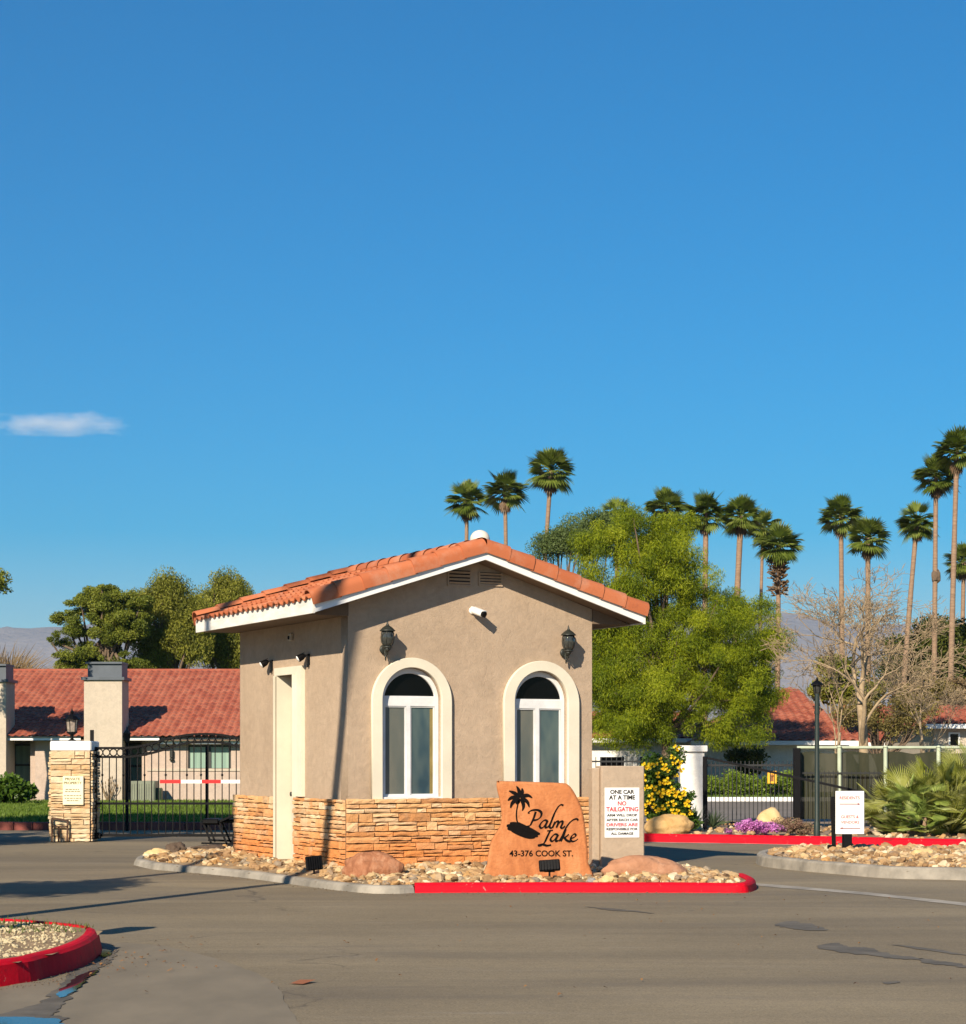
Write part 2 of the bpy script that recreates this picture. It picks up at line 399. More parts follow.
# ======================= SETTING =======================
def sheet(name, pts, z, m, kind='structure', label=None):
    mb=MB(); mb.poly([(x,y,z) for x,y in pts],.5)
    o=mb.build(name,m,None); tag(o,label,kind=kind); return o
def inpoly(x,y,P):
    c=False; j=len(P)-1
    for i in range(len(P)):
        xi,yi=P[i][:2]; xj,yj=P[j][:2]
        if (yi>y)!=(yj>y) and x<(xj-xi)*(y-yi)/(yj-yi)+xi: c=not c
        j=i
    return c
def catmull(P, n=6, closed=False):
    P=[Vector(p) for p in P]; out=[]; L=len(P)
    rng=range(L) if closed else range(L-1)
    for i in rng:
        if closed: a,b_,c,d=P[(i-1)%L],P[i],P[(i+1)%L],P[(i+2)%L]
        else: a,b_,c,d=P[max(i-1,0)],P[i],P[i+1],P[min(i+2,L-1)]
        for k in range(n):
            t=k/n
            out.append(.5*((2*b_)+(-a+c)*t+(2*a-5*b_+4*c-d)*t*t+(-a+3*b_-3*c+d)*t**3))
    if not closed: out.append(P[-1])
    return out
def edge_dist(x,y,P):
    best=9e9; p=Vector((x,y))
    for i in range(len(P)):
        a=Vector(P[i][:2]); b_=Vector(P[(i+1)%len(P)][:2]); ab=b_-a
        t=max(0,min(1,(p-a).dot(ab)/max(ab.length_squared,1e-9)))
        best=min(best,(p-(a+ab*t)).length)
    return best

desert=sheet('ground',[(-16000,-16000),(16000,-16000),(16000,16000),(-16000,16000)],-.06,M['desert'])
sheet('driveway_asphalt',[(-40,-30),(40,-30),(40,58),(-40,58)],0,M['asphalt'])

def kerb(name, path, w, h, m, inward=1, batter=.03, segs=None):
    """kerb swept along a ground line; the path is its road-side foot"""
    P=[Vector((p[0],p[1],0)) for p in path]
    prof=[(0,-.03),(batter*.7,h-.03),(batter+.012,h-.008),(batter+.035,h),(w-.02,h),(w,h-.02),(w,-.03)]
    vs=[];fs=[];n=len(prof)
    for i,p in enumerate(P):
        d=(P[min(i+1,len(P)-1)]-P[max(i-1,0)]).normalized()
        nn=Vector((-d.y,d.x,0))*inward
        jit=noise.noise(p*1.3)*.006
        for a,z in prof: vs.append(p+nn*(a+(jit if z>0 else 0))+Vector((0,0,z+(jit if z>0 else 0))))
    for i in range(len(P)-1):
        for k in range(n-1): fs.append((i*n+k,(i+1)*n+k,(i+1)*n+k+1,i*n+k+1))
    fs.append(tuple(range(n))); fs.append(tuple(range(len(P)*n-1,(len(P)-1)*n-1,-1)))
    mb=MB(); mb.add(vs,fs,.5)
    o=mb.build(name,m,None); tag(o,kind='structure'); return o

def bed(name, P, zf, cell, m):
    xs=[p[0] for p in P]; ys=[p[1] for p in P]
    mb=MB(); idx={}
    nx=int((max(xs)-min(xs))/cell)+1; ny=int((max(ys)-min(ys))/cell)+1
    ok={}
    for i in range(nx+1):
        for j in range(ny+1):
            x=min(xs)+i*cell; y=min(ys)+j*cell
            if inpoly(x,y,P): ok[i,j]=len(mb.v); mb.v.append((x,y,zf(x,y)))
    for (i,j) in list(ok):
        q=[(i,j),(i+1,j),(i+1,j+1),(i,j+1)]
        if all(a in ok for a in q): mb.f.append(tuple(ok[a] for a in q)); mb.t.append(.5); mb.sm.append(True)
    o=mb.build(name,m,None); tag(o,kind='structure'); return o

def cobbles(name, P, zf, n, rmin, rmax, label, dens=None, seed=1, mt='cobble'):
    rs=random.Random(seed); xs=[p[0] for p in P]; ys=[p[1] for p in P]
    base=[[Vector(v)*(1+.35*noise.noise(Vector(v)*1.2+Vector((k*9,0,0)))) for v in ICO[1]] if False else None for k in range(1)]
    V=[];Fc=[];T=[];k=0;tries=0
    tv,tf=ICO[1]; tv2,tf2=ICO[2]
    tv2=np.array(tv2)
    variants=[]
    for q in range(14):
        nn=np.array([1+.55*noise.noise(Vector(v)*1.3+Vector((q*9.1,q*3.3,0))) for v in tv2.tolist()])
        variants.append(tv2*nn[:,None])
    tf2=np.array(tf2); cnt=0; allv=[];allf=[];allt=[]
    while k<n and tries<n*30:
        tries+=1
        x=rs.uniform(min(xs),max(xs)); y=rs.uniform(min(ys),max(ys))
        if not inpoly(x,y,P): continue
        if dens and rs.random()>dens(x,y): continue
        r=rmin+(rmax-rmin)*rs.random()**2.2
        v=variants[rs.randrange(14)]*np.array([r*rs.uniform(.8,1.3),r*rs.uniform(.7,1.1),r*rs.uniform(.45,.8)])
        a=rs.uniform(0,6.28); ca,sa=math.cos(a),math.sin(a); tl=rs.uniform(-.5,.5)
        X=v[:,0]*math.cos(tl)-v[:,2]*math.sin(tl); Z=v[:,0]*math.sin(tl)+v[:,2]*math.cos(tl); Y=v[:,1]
        v=np.stack([X*ca-Y*sa+x,X*sa+Y*ca+y,Z+zf(x,y)+r*rs.uniform(.0,.45)],1)
        allv.append(v); allf.append(tf2+cnt); cnt+=len(v); allt += [rs.random()]*len(tf2); k+=1
    v=np.concatenate(allv); f=np.concatenate(allf)
    o=fastmesh(name,v,f,allt,M[mt],None); tag(o,label,kind='stuff'); return o
def fastmesh(name,v,f,t,m,parent,smooth=False):
    me=bpy.data.meshes.new(name); k=f.shape[1]
    if parent is not None:
        Mi=np.array(inv(parent)); v=v@Mi[:3,:3].T+Mi[:3,3]
    me.vertices.add(len(v)); me.vertices.foreach_set('co',np.ascontiguousarray(v,dtype=np.float32).ravel())
    me.loops.add(f.size); me.loops.foreach_set('vertex_index',f.astype(np.int32).ravel())
    me.polygons.add(len(f)); me.polygons.foreach_set('loop_start',np.arange(0,f.size,k,dtype=np.int32))
    me.polygons.foreach_set('loop_total',np.full(len(f),k,dtype=np.int32))
    me.update(calc_edges=True)
    at=me.attributes.new('tint','FLOAT','FACE'); at.data.foreach_set('value',np.asarray(t,dtype=np.float32))
    me.polygons.foreach_set('use_smooth',np.full(len(f),smooth))
    return link_mesh(name,me,parent,m)

# ---- gatehouse island: kerbs, bed, cobbles ----
RED_A=G(415,893); RED_B=G(742,893)
grey=[G(133,865),G(150,869),G(168,871),G(199,873.5),G(240,877.5),G(279,882.6),G(325,889),G(365,893.2),G(395,893.8),RED_A]
grey=catmull(grey,5)
redp=[RED_A,G(500,892.6),G(600,892.6),G(700,892.8),RED_B,G(752,891.8),G(756.5,889.5),G(756.5,886.5),G(748,882.5)]
redp=catmull(redp,5)
back=[Vector((2.75,26.6,0)),Vector((2.45,28.0,0)),Vector((2.3,30.5,0)),Vector((1.2,31.8,0)),Vector((-2.2,32.4,0)),Vector((-4.3,32.0,0)),Vector((-5.0,30.6,0)),G(133,865)]
backp=catmull([redp[-1]]+back,4)
kerb('concrete_kerb',grey,.14,.088,M['concrete'])
kerb('red_kerb',redp,.13,.11,M['red'])
kerb('concrete_kerb',backp,.14,.088,M['concrete'])
ISL=[(p.x,p.y) for p in grey[:-1]+redp[:-1]+backp[:-1]]
HX,HY,HA=-1.6265,25.0,R(26.4)
cu,su=math.cos(HA),math.sin(HA)
def near_house(x,y):
    lx=(x-HX)*cu+(y-HY)*su; ly=-(x-HX)*su+(y-HY)*cu
    dx=max(-lx,lx-3.37,0); dy=max(-ly,ly-3.83,0); return math.hypot(dx,dy)
def zisl(x,y):
    e=min(1,edge_dist(x,y,ISL)/.55); h=max(0,1-near_house(x,y)/1.3)
    return .065+.05*e+.07*h*e+.025*noise.noise(Vector((x*1.7,y*1.7,0)))*e
bed('island_soil',ISL,zisl,.14,M['soil'])
INN=[p for p in ISL]
def din(x,y):
    d=edge_dist(x,y,ISL)
    if d<.2 or near_house(x,y)<.06: return 0
    if y>28.8 and x>-3.2: return 0
    # cobbles thin out to bare sandy soil by the door
    lx=(x-HX)*cu+(y-HY)*su
    if x<-1.9 and y<29.3: return .30
    return .25+.9*max(0,noise.noise(Vector((x*1.9,y*1.9,4)))+.45)
cobbles('cobble_bed',ISL,zisl,5200,.012,.072,'tan and cream river cobbles filling the raised bed round the gatehouse',din,3)

# ---- left island with fat red kerb ----
lk=[(-9,8.6),(-6.2,10.0),(-4.4,11.7),G(0,987)[:2],G(50,977)[:2],G(85,966.5)[:2],(-2.93,16.0),(-3.1,16.55),(-3.5,17.0),(-4.15,17.45),(-5.5,18.2),(-8,19.0),(-12,19.6)]
lk=catmull([Vector((p[0],p[1],0)) for p in lk],6)
kerb('red_kerb',lk,.15,.165,M['red'],batter=.05)
LISL=[(p.x,p.y) for p in lk]+[(-14,19.6),(-14,8)]
def zl(x,y): return .145+.03*noise.noise(Vector((x*2,y*2,3)))
bed('island_soil',LISL,zl,.12,M['soil'])
# concrete apron and gutter below it, standing water
M['pebble']=mat('pale_gravel',(.55,.47,.30),.9,.4,20,c2=(.36,.29,.17))
apr=[G(-60,1040),G(0,990),G(50,980),G(88,969),G(104,953),G(103,944),G(160,946),G(225,962),G(268,980),G(284,1000),G(270,1040)]
def blot(name,pts,z,m,jit=.05,n=6,kind='structure'):
    P=catmull([Vector((p.x,p.y,0)) for p in pts],n*2,True); out=[]
    for i,p in enumerate(P):
        k=noise.fractal(Vector((p.x*6,p.y*6,z*100)),.6,2.2,4)*jit
        out.append((p.x+k,p.y+k*1.5))
    return sheet(name,out,z,m,kind)
blot('gutter_apron',apr,.004,M['apron'],.012)
blot('gutter_stain',[G(40,1003),G(60,985),G(72,973),G(96,964),G(104,958),G(102,950),G(118,952),G(112,962),G(96,972),G(80,985),G(72,998),G(56,1012),G(62,1022),G(40,1022),G(0,1022),G(0,1016)],.008,M['seal'],.04)
blot('gutter_water',[G(56,996),G(66,986),G(76,978),G(88,973),G(97,972),G(86,982),G(76,992),G(62,999)],.012,M['water'],.03)
blot('gutter_water',[G(-30,1020),G(12,1018.5),G(40,1020),G(62,1023),G(50,1034),G(-30,1034)],.012,M['water'],.03)
blot('gutter_water',[G(100,951),G(106,951),G(112,955),G(106,958),G(101,956)],.012,M['water'],.02)
# damp streaks and crack sealant on the drive
blot('asphalt_stain',[G(817,947),G(838,943),G(850,947),G(868,948),G(890,954),G(922,959),G(900,959.5),G(870,956),G(840,953)],.004,M['seal'],.05)
blot('asphalt_stain',[G(920,959),G(950,962.5),G(972,966),G(972,968.5),G(945,965.5),G(925,963)],.004,M['seal'],.04)
blot('asphalt_stain',[G(776,925),G(790,921.5),G(812,925),G(828,930),G(812,931),G(790,928.5)],.004,M['seal'],.05)
blot('asphalt_stain',[G(882,983),G(895,982),G(897,983.4),G(888,984.4)],.004,M['seal'],.03)
blot('asphalt_stain',[G(585,907),G(620,909.5),G(660,914),G(640,912.4),G(610,910.4)],.004,M['seal'],.03)
blot('asphalt_stain',[G(892,945),G(930,949),G(966,955),G(966,955.8),G(925,950.6)],.004,M['seal'],.02)
# pale valley gutter strip crossing to the right island
blot('valley_gutter',[G(762,884),G(860,892),G(966,903),G(1060,913),G(1060,916.5),G(966,906.2),G(860,894.6),G(762,886.4)],.004,M['concrete'],.01)

# ---- right island ----
rk=[G(1150,893),G(1050,886),G(966,880.5),G(890,878.5),G(840,874.5),G(790,870),G(766,867),G(757,864.5),G(757,861),G(772,857.5)]
rk=list(reversed(catmull(rk,5)))
kerb('concrete_kerb',rk,.16,.15,M['concrete'])
rback=catmull([rk[0],Vector((5.0,31.6,0)),Vector((8.0,31.0,0)),Vector((10.5,29.0,0)),rk[-1]],4)
kerb('concrete_kerb',list(reversed(rback)),.16,.15,M['concrete'])
RISL=[(p.x,p.y) for p in rk]+[(p.x,p.y) for p in reversed(rback[1:-1])]
def zr(x,y):
    e=min(1,edge_dist(x,y,RISL)/.5); return .10+.06*e+.02*noise.noise(Vector((x*2,y*2,5)))
bed('island_soil',RISL,zr,.14,M['soil'])
cobbles('cobble_bed',RISL,zr,4200,.012,.078,'cream and tan river cobbles filling the kerbed island under the white arrow sign',lambda x,y:0 if edge_dist(x,y,RISL)<.2 else .25+.9*max(0,noise.noise(Vector((x*1.9,y*1.9,8)))+.45),5)

# ---- far red kerb, planting bed, fence line ----
fk=catmull([G(560,839.5),G(645,842),G(740,843.6),G(840,845.6),G(966,848.6),G(1080,852)],5)
kerb('red_kerb',fk,.17,.15,M['red'])
sheet('gutter_strip',[(p.x,p.y-.32) for p in fk]+[(p.x,p.y+.02) for p in reversed(fk)],.004,M['concrete'])
PB=[(p.x,p.y+.1) for p in fk]+[(12,44.5),(1.5,46.0)]
def zp(x,y): return .12+.03*noise.noise(Vector((x,y,9)))
bed('planting_soil',PB,zp,.3,M['litter'])
cobbles('cobble_bed',[(p.x,p.y+.2) for p in fk]+[(11,42),(2.5,43)],zp,500,.03,.09,'loose pale stones scattered in the planting bed behind the far red kerb',None,8)

# far road, far kerb, lawns
sheet('far_road',[(1.5,46.2),(30,44.6),(30,71.6),(1.5,71.6)],.004,M['road_far'])
mb=MB(); mb.span((0,72,-.02),(40,72.25,.14),.5); o=mb.build('far_kerb',M['white']); tag(o,kind='structure')
mb=MB(); mb.span((0,72.26,-.05),(40,110,.12),.5); o=mb.build('lawn',M['lawn']); tag(o,kind='structure')
# left lawn behind its brick kerb
mb=MB()
mb.span((-40,43.3,-.05),(-1,110,.16),.5); o=mb.build('lawn',M['lawn']); tag(o,kind='structure')
M['brick']=mat('red_brick_edging',(.26,.07,.055),.85,.25,6,bmp=.4,tinted=.35)
mb=MB(); x=-20.0
while x<-1:
    mb.span((x,43.05,-.02),(x+.38,43.28,.17+random.uniform(-.004,.004)),bev=.012); x+=.395
o=mb.build('brick_kerb',M['brick']); tag(o,kind='structure')

def grass_tufts(name, boxes, n, h, w, cols, label, z=.13, seed=2, zf=None, poly=None):
    rs=np.random.RandomState(seed); vs=[];
    area=[(b[2]-b[0])*(b[3]-b[1]) for b in boxes]; tot=sum(area); P=[]
    for b_,a in zip(boxes,area):
        k=int(n*a/tot); P.append(np.stack([rs.uniform(b_[0],b_[2],k),rs.uniform(b_[1],b_[3],k)],1))
    P=np.concatenate(P)
    if poly is not None: P=P[[inpoly(p[0],p[1],poly) for p in P]]
    k=len(P); ang=rs.uniform(0,6.28,k); hh=h*rs.uniform(.5,1.2,k); ww=w*rs.uniform(.6,1.2,k)
    z0=np.full(k,z) if zf is None else np.array([zf(a,b_) for a,b_ in P])
    dx=np.cos(ang)*ww; dy=np.sin(ang)*ww; lx=rs.uniform(-1,1,k)*hh*.6; ly=rs.uniform(-1,1,k)*hh*.6
    a=np.stack([P[:,0]-dx,P[:,1]-dy,z0],1); b_=np.stack([P[:,0]+dx,P[:,1]+dy,z0],1)
    c=np.stack([P[:,0]+lx,P[:,1]+ly,z0+hh],1)
    v=np.stack([a,b_,c],1).reshape(-1,3); f=np.arange(3*k).reshape(-1,3)
    o=fastmesh(name,v,f,rs.rand(k),leafmat(name+'_blades',cols,.3),None); tag(o,label,kind='stuff'); return o
grass_tufts('grass',[(-17,43.3,-2,64.3)],60000,.09,.02,[(.07,.12,.012),(.12,.19,.02),(.17,.23,.04)],'short mown green grass on the lawn in front of the left house',.15,2)
grass_tufts('grass',[(4,72.3,16,84)],26000,.12,.03,[(.07,.12,.012),(.12,.19,.02),(.17,.23,.04)],'mown green grass on the lawn beyond the right fence',.10,3)
grass_tufts('grass',[(-6,16.0,-3.1,19)],2600,.045,.006,[(.05,.09,.01),(.09,.14,.02),(.14,.17,.04)],'sparse green grass growing at the rear of the red kerbed left island',.14,4,zf=zl,poly=[(p[0],p[1]) for p in LISL])
cobbles('gravel',[(p[0]*1.0-.2,p[1]) for p in LISL if p[0]>-7]+[(-7,18.5),(-7,10)],zl,9000,.006,.020,'pale crushed gravel covering the island inside the thick red kerb at left',lambda x,y:0 if edge_dist(x,y,LISL)<.2 else 1,9,'pebble')

# ---- grit and dry leaves gathered along the kerbs ----
def grit_zone(P,w):
    return [(p.x,p.y-w) for p in P]+[(p.x,p.y-.01) for p in reversed(P)]
cobbles('kerb_grit',grit_zone(grey+redp[:-12],.35),lambda x,y:.001,520,.003,.009,'fine grit and chips swept against the foot of the gatehouse kerb',None,21,'grit')
cobbles('kerb_grit',[(-3.15,13.3),(-2.85,13.6),(-2.68,15.0),(-2.78,16.2),(-2.93,16.2),(-2.86,15.0),(-3.05,13.9)],lambda x,y:.008,260,.002,.006,'fine grit and chips lying in the gutter beside the thick red kerb',None,22,'grit')
rs=np.random.RandomState(5); k=150; cx=np.where(rs.rand(k)<.45,rs.normal(-2.55,.25,k),rs.uniform(-3.2,5,k)); cy=np.where(cx<-2,rs.normal(15.2,.9,k),rs.uniform(13,22.9,k))
an=rs.uniform(0,6.28,k); L=rs.uniform(.008,.03,k); ux,uy=np.cos(an)*L,np.sin(an)*L
v=np.stack([np.stack([cx-ux,cy-uy,np.full(k,.012)],1),np.stack([cx+uy*.4,cy-ux*.4,.014+L*.3],1),np.stack([cx+ux,cy+uy,np.full(k,.013)],1),np.stack([cx-uy*.4,cy+ux*.4,.016+L*.4],1)],1).reshape(-1,3)
o=fastmesh('leaf_litter',v,np.arange(4*k).reshape(-1,4),rs.rand(k),leafmat('dry_leaf',[(.16,.07,.03),(.30,.15,.05),(.10,.06,.03)],.1),None); tag(o,'small dry brown leaves scattered over the drive and gutter',kind='stuff')
v=np.array([G(290,984.5),G(300,982.2)+Vector((0,0,.01)),G(316,982.6)+Vector((0,0,.012)),G(303,985.2)],dtype=float)+np.array([0,0,.008])
o=fastmesh('fallen_leaf',v,np.array([[0,3,2,1]]),[.6],leafmat('rust_leaf',[(.30,.10,.04),(.34,.13,.05)],.1),None); tag(o,'single rust brown fallen leaf on the asphalt in the foreground','leaf')

# ---- mountains ----
def hills(name, x0,x1,y0,y1,top,seed,nx=150,ny=28):
    mb=MB()
    for j in range(ny+1):
        for i in range(nx+1):
            u=i/nx; v=j/ny; x=x0+(x1-x0)*u; y=y0+(y1-y0)*v
            env=math.sin(min(v*1.25,1)*math.pi/2)
            n1=noise.fractal(Vector((x/1500+seed,y/1500,seed)),1.0,2.1,7)
            n2=1-abs(noise.fractal(Vector((x/700+seed*3,y/900,seed)),1.0,2.1,6))
            h=top*env*(.80+.16*n1+.16*n2)
            mb.v.append((x,y,h-20))
    for j in range(ny):
        for i in range(nx):
            a=j*(nx+1)+i; mb.f.append((a,a+1,a+nx+2,a+nx+1)); mb.t.append(.5); mb.sm.append(True)
    o=mb.build(name,M['hill']); tag(o,'bare grey mountains fading into haze along the horizon',kind='structure'); return o
hills('mountain_range',-3200,3200,6600,8300,575,2.3)
# ======================= GATEHOUSE =======================
Wd,Dp=3.37,3.83
H=thing('gatehouse','small tan stucco gatehouse with clay tiled gable roof and two arched windows','gatehouse',(HX,HY,0),HA)
BM=Matrix.Translation((HX,HY,0))@Matrix.Rotation(HA,4,'Z'); BI=BM.inverted()
CAM=Vector((0,0,CH)); CL=BI@CAM
def ray(px,py):
    d=Vector(((px-CX)/F,1,-(py-HZ)/F)); return BI.to_3x3()@d
def fr(px,py,y=0.0):
    d=ray(px,py); t=(y-CL.y)/d.y; p=CL+d*t; return p.x,p.z
def sd(px,py,x=0.0):
    d=ray(px,py); t=(x-CL.x)/d.x; p=CL+d*t; return p.y,p.z
EA,EB=.56,.34            # side and front overhang
ZE=3.22; MX=Wd/2; SL=.714/(MX+EA)     # fascia foot height, ridge x, slope
yb=sd(198,632,-EA)[0]    # rear end of the left fascia
def zroof(x): return ZE+SL*(min(x,Wd-x)+EA)    # underside line of the rake boards
# --- walls ---
wins=[]
for (xl,xr,ytop,yb_,il,ir,it,ft,fb,ml,mr) in ((370.6,450.3,657.8,799.2,380.8,440.5,667.5,696,703,407,413),(502.3,577.5,661,799.5,513,566.5,671,699,705.5,536.5,541.5)):
    a=fr(il,795)[0]; b_=fr(ir,795)[0]; z0=fr((il+ir)/2,yb_)[1]; z1=fr((il+ir)/2,it)[1]
    oa=fr(xl,795)[0]; ob=fr(xr,795)[0]
    wins.append(dict(a=a,b=b_,z0=z0,z1=z1,oa=oa,ob=ob,zt=fr((il+ir)/2,ytop)[1],t0=fr(420,fb)[1] if il<450 else fr(540,fb)[1],t1=fr(420,ft)[1] if il<450 else fr(540,ft)[1],m=(fr(ml,750)[0]+fr(mr,750)[0])/2))
def arch(a,b_,z0,z1,n=18):
    r=(b_-a)/2; c=(a+b_)/2; zc=z1-r
    if zc>=z0-1e-4: return [(a,z0),(b_,z0)]+[(c+r*math.cos(t),zc+r*math.sin(t)) for t in [math.pi*k/n for k in range(n+1)]]
    t0=math.asin(min(1,(z0-zc)/r)); return [(c+r*math.cos(t),zc+r*math.sin(t)) for t in [t0+(math.pi-2*t0)*k/n for k in range(n+1)]]
XZ=Matrix(((1,0,0,0),(0,0,-1,0),(0,1,0,0),(0,0,0,1)))   # 2-D x,y -> x,z facing -y
def xz(y): return Matrix.Translation((0,y,0))@XZ
YZ=Matrix(((0,0,1,0),(-1,0,0,0),(0,1,0,0),(0,0,0,1)))   # 2-D (-y),z on the side wall
def yz(x): return Matrix.Translation((x,0,0))@YZ
front=plate('wall',[(0,0),(Wd,0),(Wd,zroof(Wd)),(MX,zroof(MX)+.02),(0,zroof(0))],[arch(w['a'],w['b'],w['z0'],w['z1']) for w in wins],.22,M['stucco'],H,xz(.11))
# door opening on the side wall
dyl=sd(279.5,800)[0]; dyr=sd(298.9,800)[0]; dz1=sd(290,675)[1]
sidew=plate('wall',[(-.222,0),(-Dp,0),(-Dp,zroof(0)),(-.222,zroof(0))],[[(-dyl,.06),(-dyr,.06),(-dyr,dz1),(-dyl,dz1)]],.22,M['stucco'],H,yz(.11))
for q in (((Wd-.22,.222,0),(Wd,Dp,zroof(0)),'wall'),((.222,Dp-.22,0),(Wd-.222,Dp,zroof(0)),'wall'),((.222,.222,.02),(Wd-.222,Dp-.222,.06),'floor_slab')):
    mb=MB(); mb.span(q[0],q[1]); mb.build(q[2],M['stucco'],H,world=False)
mb=MB(); mb.add([(0,Dp-.2,zroof(0)),(Wd,Dp-.2,zroof(0)),(MX,Dp-.2,zroof(MX)),(0,Dp,zroof(0)),(Wd,Dp,zroof(0)),(MX,Dp,zroof(MX))],[(0,1,2),(5,4,3),(0,2,5,3),(1,4,5,2)])
mb.build('wall',M['stucco'],H,world=False)
# --- ledgestone veneer ---
def veneer(mb, o, A, Nn, length, z0, z1, seed, dmin=.028, dmax=.056, rowh=(.045,.115), lens=(.11,.46)):
    rs=random.Random(seed); o=Vector(o); A=Vector(A); Nn=Vector(Nn); Z=Vector((0,0,1)); z=z0
    while z<z1-.015:
        h=rs.uniform(*rowh); 
        if z+h>z1-.03: h=z1-z
        x=0.0
        while x<length-.01:
            L=rs.uniform(*lens)*(1 if h>.07 else 1.2)
            if x+L>length-.1: L=length-x
            parts=[(z,h)]
            if h>.075 and rs.random()<.55: q=rs.uniform(.35,.65)*h; parts=[(z,q),(z+q,h-q)]
            for zz,hh in parts:
                d=rs.uniform(dmin,dmax); g=.006; nx=max(2,int(L/.07)); nz=2
                vs=[];fs=[]
                for j in range(nz+1):
                    for i in range(nx+1):
                        ex=(i in (0,nx)); ez=(j in (0,nz))
                        px_=x+g+(L-2*g)*i/nx+(0 if ex else rs.uniform(-.012,.012))
                        pz=zz+g+(hh-2*g)*j/nz+rs.uniform(-.006,.006)
                        dd=d+rs.uniform(-.005,.005)-(.004 if ex or ez else 0)
                        vs.append(o+A*min(max(px_,0),length)+Z*pz+Nn*dd)
                k=len(vs)
                for j in range(nz+1):
                    for i in range(nx+1):
                        if j in(0,nz) or i in (0,nx):
                            pass
                ring=[i for i in range(nx+1)]+[j*(nx+1)+nx for j in range(1,nz+1)]+[nz*(nx+1)+i for i in range(nx-1,-1,-1)]+[j*(nx+1) for j in range(nz-1,0,-1)]
                for r_ in ring:
                    v=vs[r_]; vs.append(v-Nn*((v-o).dot(Nn)))
                for j in range(nz):
                    for i in range(nx):
                        a=j*(nx+1)+i; fs.append((a,a+1,a+nx+2,a+nx+1))
                for q in range(len(ring)):
                    q2=(q+1)%len(ring); fs.append((ring[q2],ring[q],k+q,k+q2))
                mb.add(vs,fs,rs.random())
            x+=L
        z+=h
zs=fr(470,797.5)[1]; 
mb=MB()
veneer(mb,(-.05,-.05,0),(1,0,0),(0,-1,0),Wd+.10,.02,zs,11)
mb.build('stone_base',M['ledge'],H,world=False); mb=MB()
veneer(mb,(-.05,dyr-.02,0),(0,-1,0),(-1,0,0),dyr-.02+.05,.02,zs-.01,12)
mb.build('stone_base',M['ledge'],H,world=False); mb=MB()
veneer(mb,(-.05,Dp+.05,0),(0,-1,0),(-1,0,0),Dp+.05-dyl-.02,.02,zs-.01,13)
mb.build('stone_base',M['ledge'],H,world=False); mb=MB()
veneer(mb,(Wd+.05,-.05,0),(0,1,0),(1,0,0),Dp+.1,.02,zs,14,lens=(.3,.7))
mb.build('stone_base',M['ledge'],H,world=False)
for q in (((-.052,-.052,0),(Wd+.052,-.002,zs-.02)),((-.052,0,0),(-.002,dyr-.03,zs-.02)),((-.052,dyl+.03,0),(-.002,Dp+.05,zs-.02)),((Wd+.002,0,0),(Wd+.052,Dp+.05,zs-.02))):
    mb=MB(); mb.span(*q); mb.build('stone_backing',M['mortar'],H,world=False)
# --- windows ---
for w in wins:
    a,b_,z0,z1=w['a'],w['b'],w['z0'],w['z1']
    wo=thing('window',None,None); wo.parent=H
    # moulded surround standing proud of the stucco
    sur=plate('surround',arch(w['oa'],w['ob'],z0-.004,w['zt'],28),[arch(a+.002,b_-.002,z0+.03 if False else z0+.002,z1-.002,28)],.055,M['cream'],wo,xz(-.0285),bevel=.006)
    fw=.05; d=.07
    ia=a+.032; ib=b_-.008; it=z1-.03
    fo=arch(a+.003,b_-.003,z0+.002,z1-.003,28); fi=arch(ia+fw-.02,ib-fw+.008,w['t1'],it-fw+.01,28)
    # frame: outer ring with fanlight and two sashes
    h1=[(ia+fw-.01,z0+.05),(w['m']-.03,z0+.05),(w['m']-.03,w['t0']-.04),(ia+fw-.01,w['t0']-.04)]
    h2=[(w['m']+.03,z0+.05),(ib-fw,z0+.05),(ib-fw,w['t0']-.04),(w['m']+.03,w['t0']-.04)]
    plate('frame',fo,[fi,h1,h2],.05,M['vinyl'],wo,xz(d),bevel=.005)
    for (hx,mt,nm) in ((h1,'screen','insect_screen'),(h2,'pane','pane')):
        mb=MB(); mb.span((hx[0][0]-.01,d+.004,hx[0][1]-.01),(hx[1][0]+.01,d+.012,hx[2][1]+.01)); mb.build(nm,M[mt],wo,world=False)
        if nm=='pane' and w is wins[0]:
            mb=MB(); mb.span((hx[1][0]-.055,d+.0005,hx[0][1]),(hx[1][0]-.012,d+.0035,hx[2][1]-.03)); mb.build('curtain_edge',mat('ochre_curtain_seen_in_glass',(.26,.20,.07),.3,.3,3),wo,world=False)
        # sash rails inside the frame
        mb=MB(); x0,x1,y0,y1=hx[0][0],hx[1][0],hx[0][1],hx[2][1]
        for (p,q) in (((x0,y0),(x0+.014,y1)),((x1-.014,y0),(x1,y1)),((x0+.014,y0),(x1-.014,y0+.014)),((x0+.014,y1-.014),(x1-.014,y1))):
            mb.span((p[0],d-.012,p[1]),(q[0],d+.003,q[1]))
        mb.build('sash',M['vinyl'],wo,world=False)
    plate('fanlight',arch(ia,ib,w['t1']-.01,it,20),[],.008,M['darkpane'],wo,xz(d+.008))
    mb=MB(); mb.span((a+.004,-.03,z0+.003),(b_-.004,.07,z0+.03)); mb.build('sill',M['vinyl'],wo,world=False)
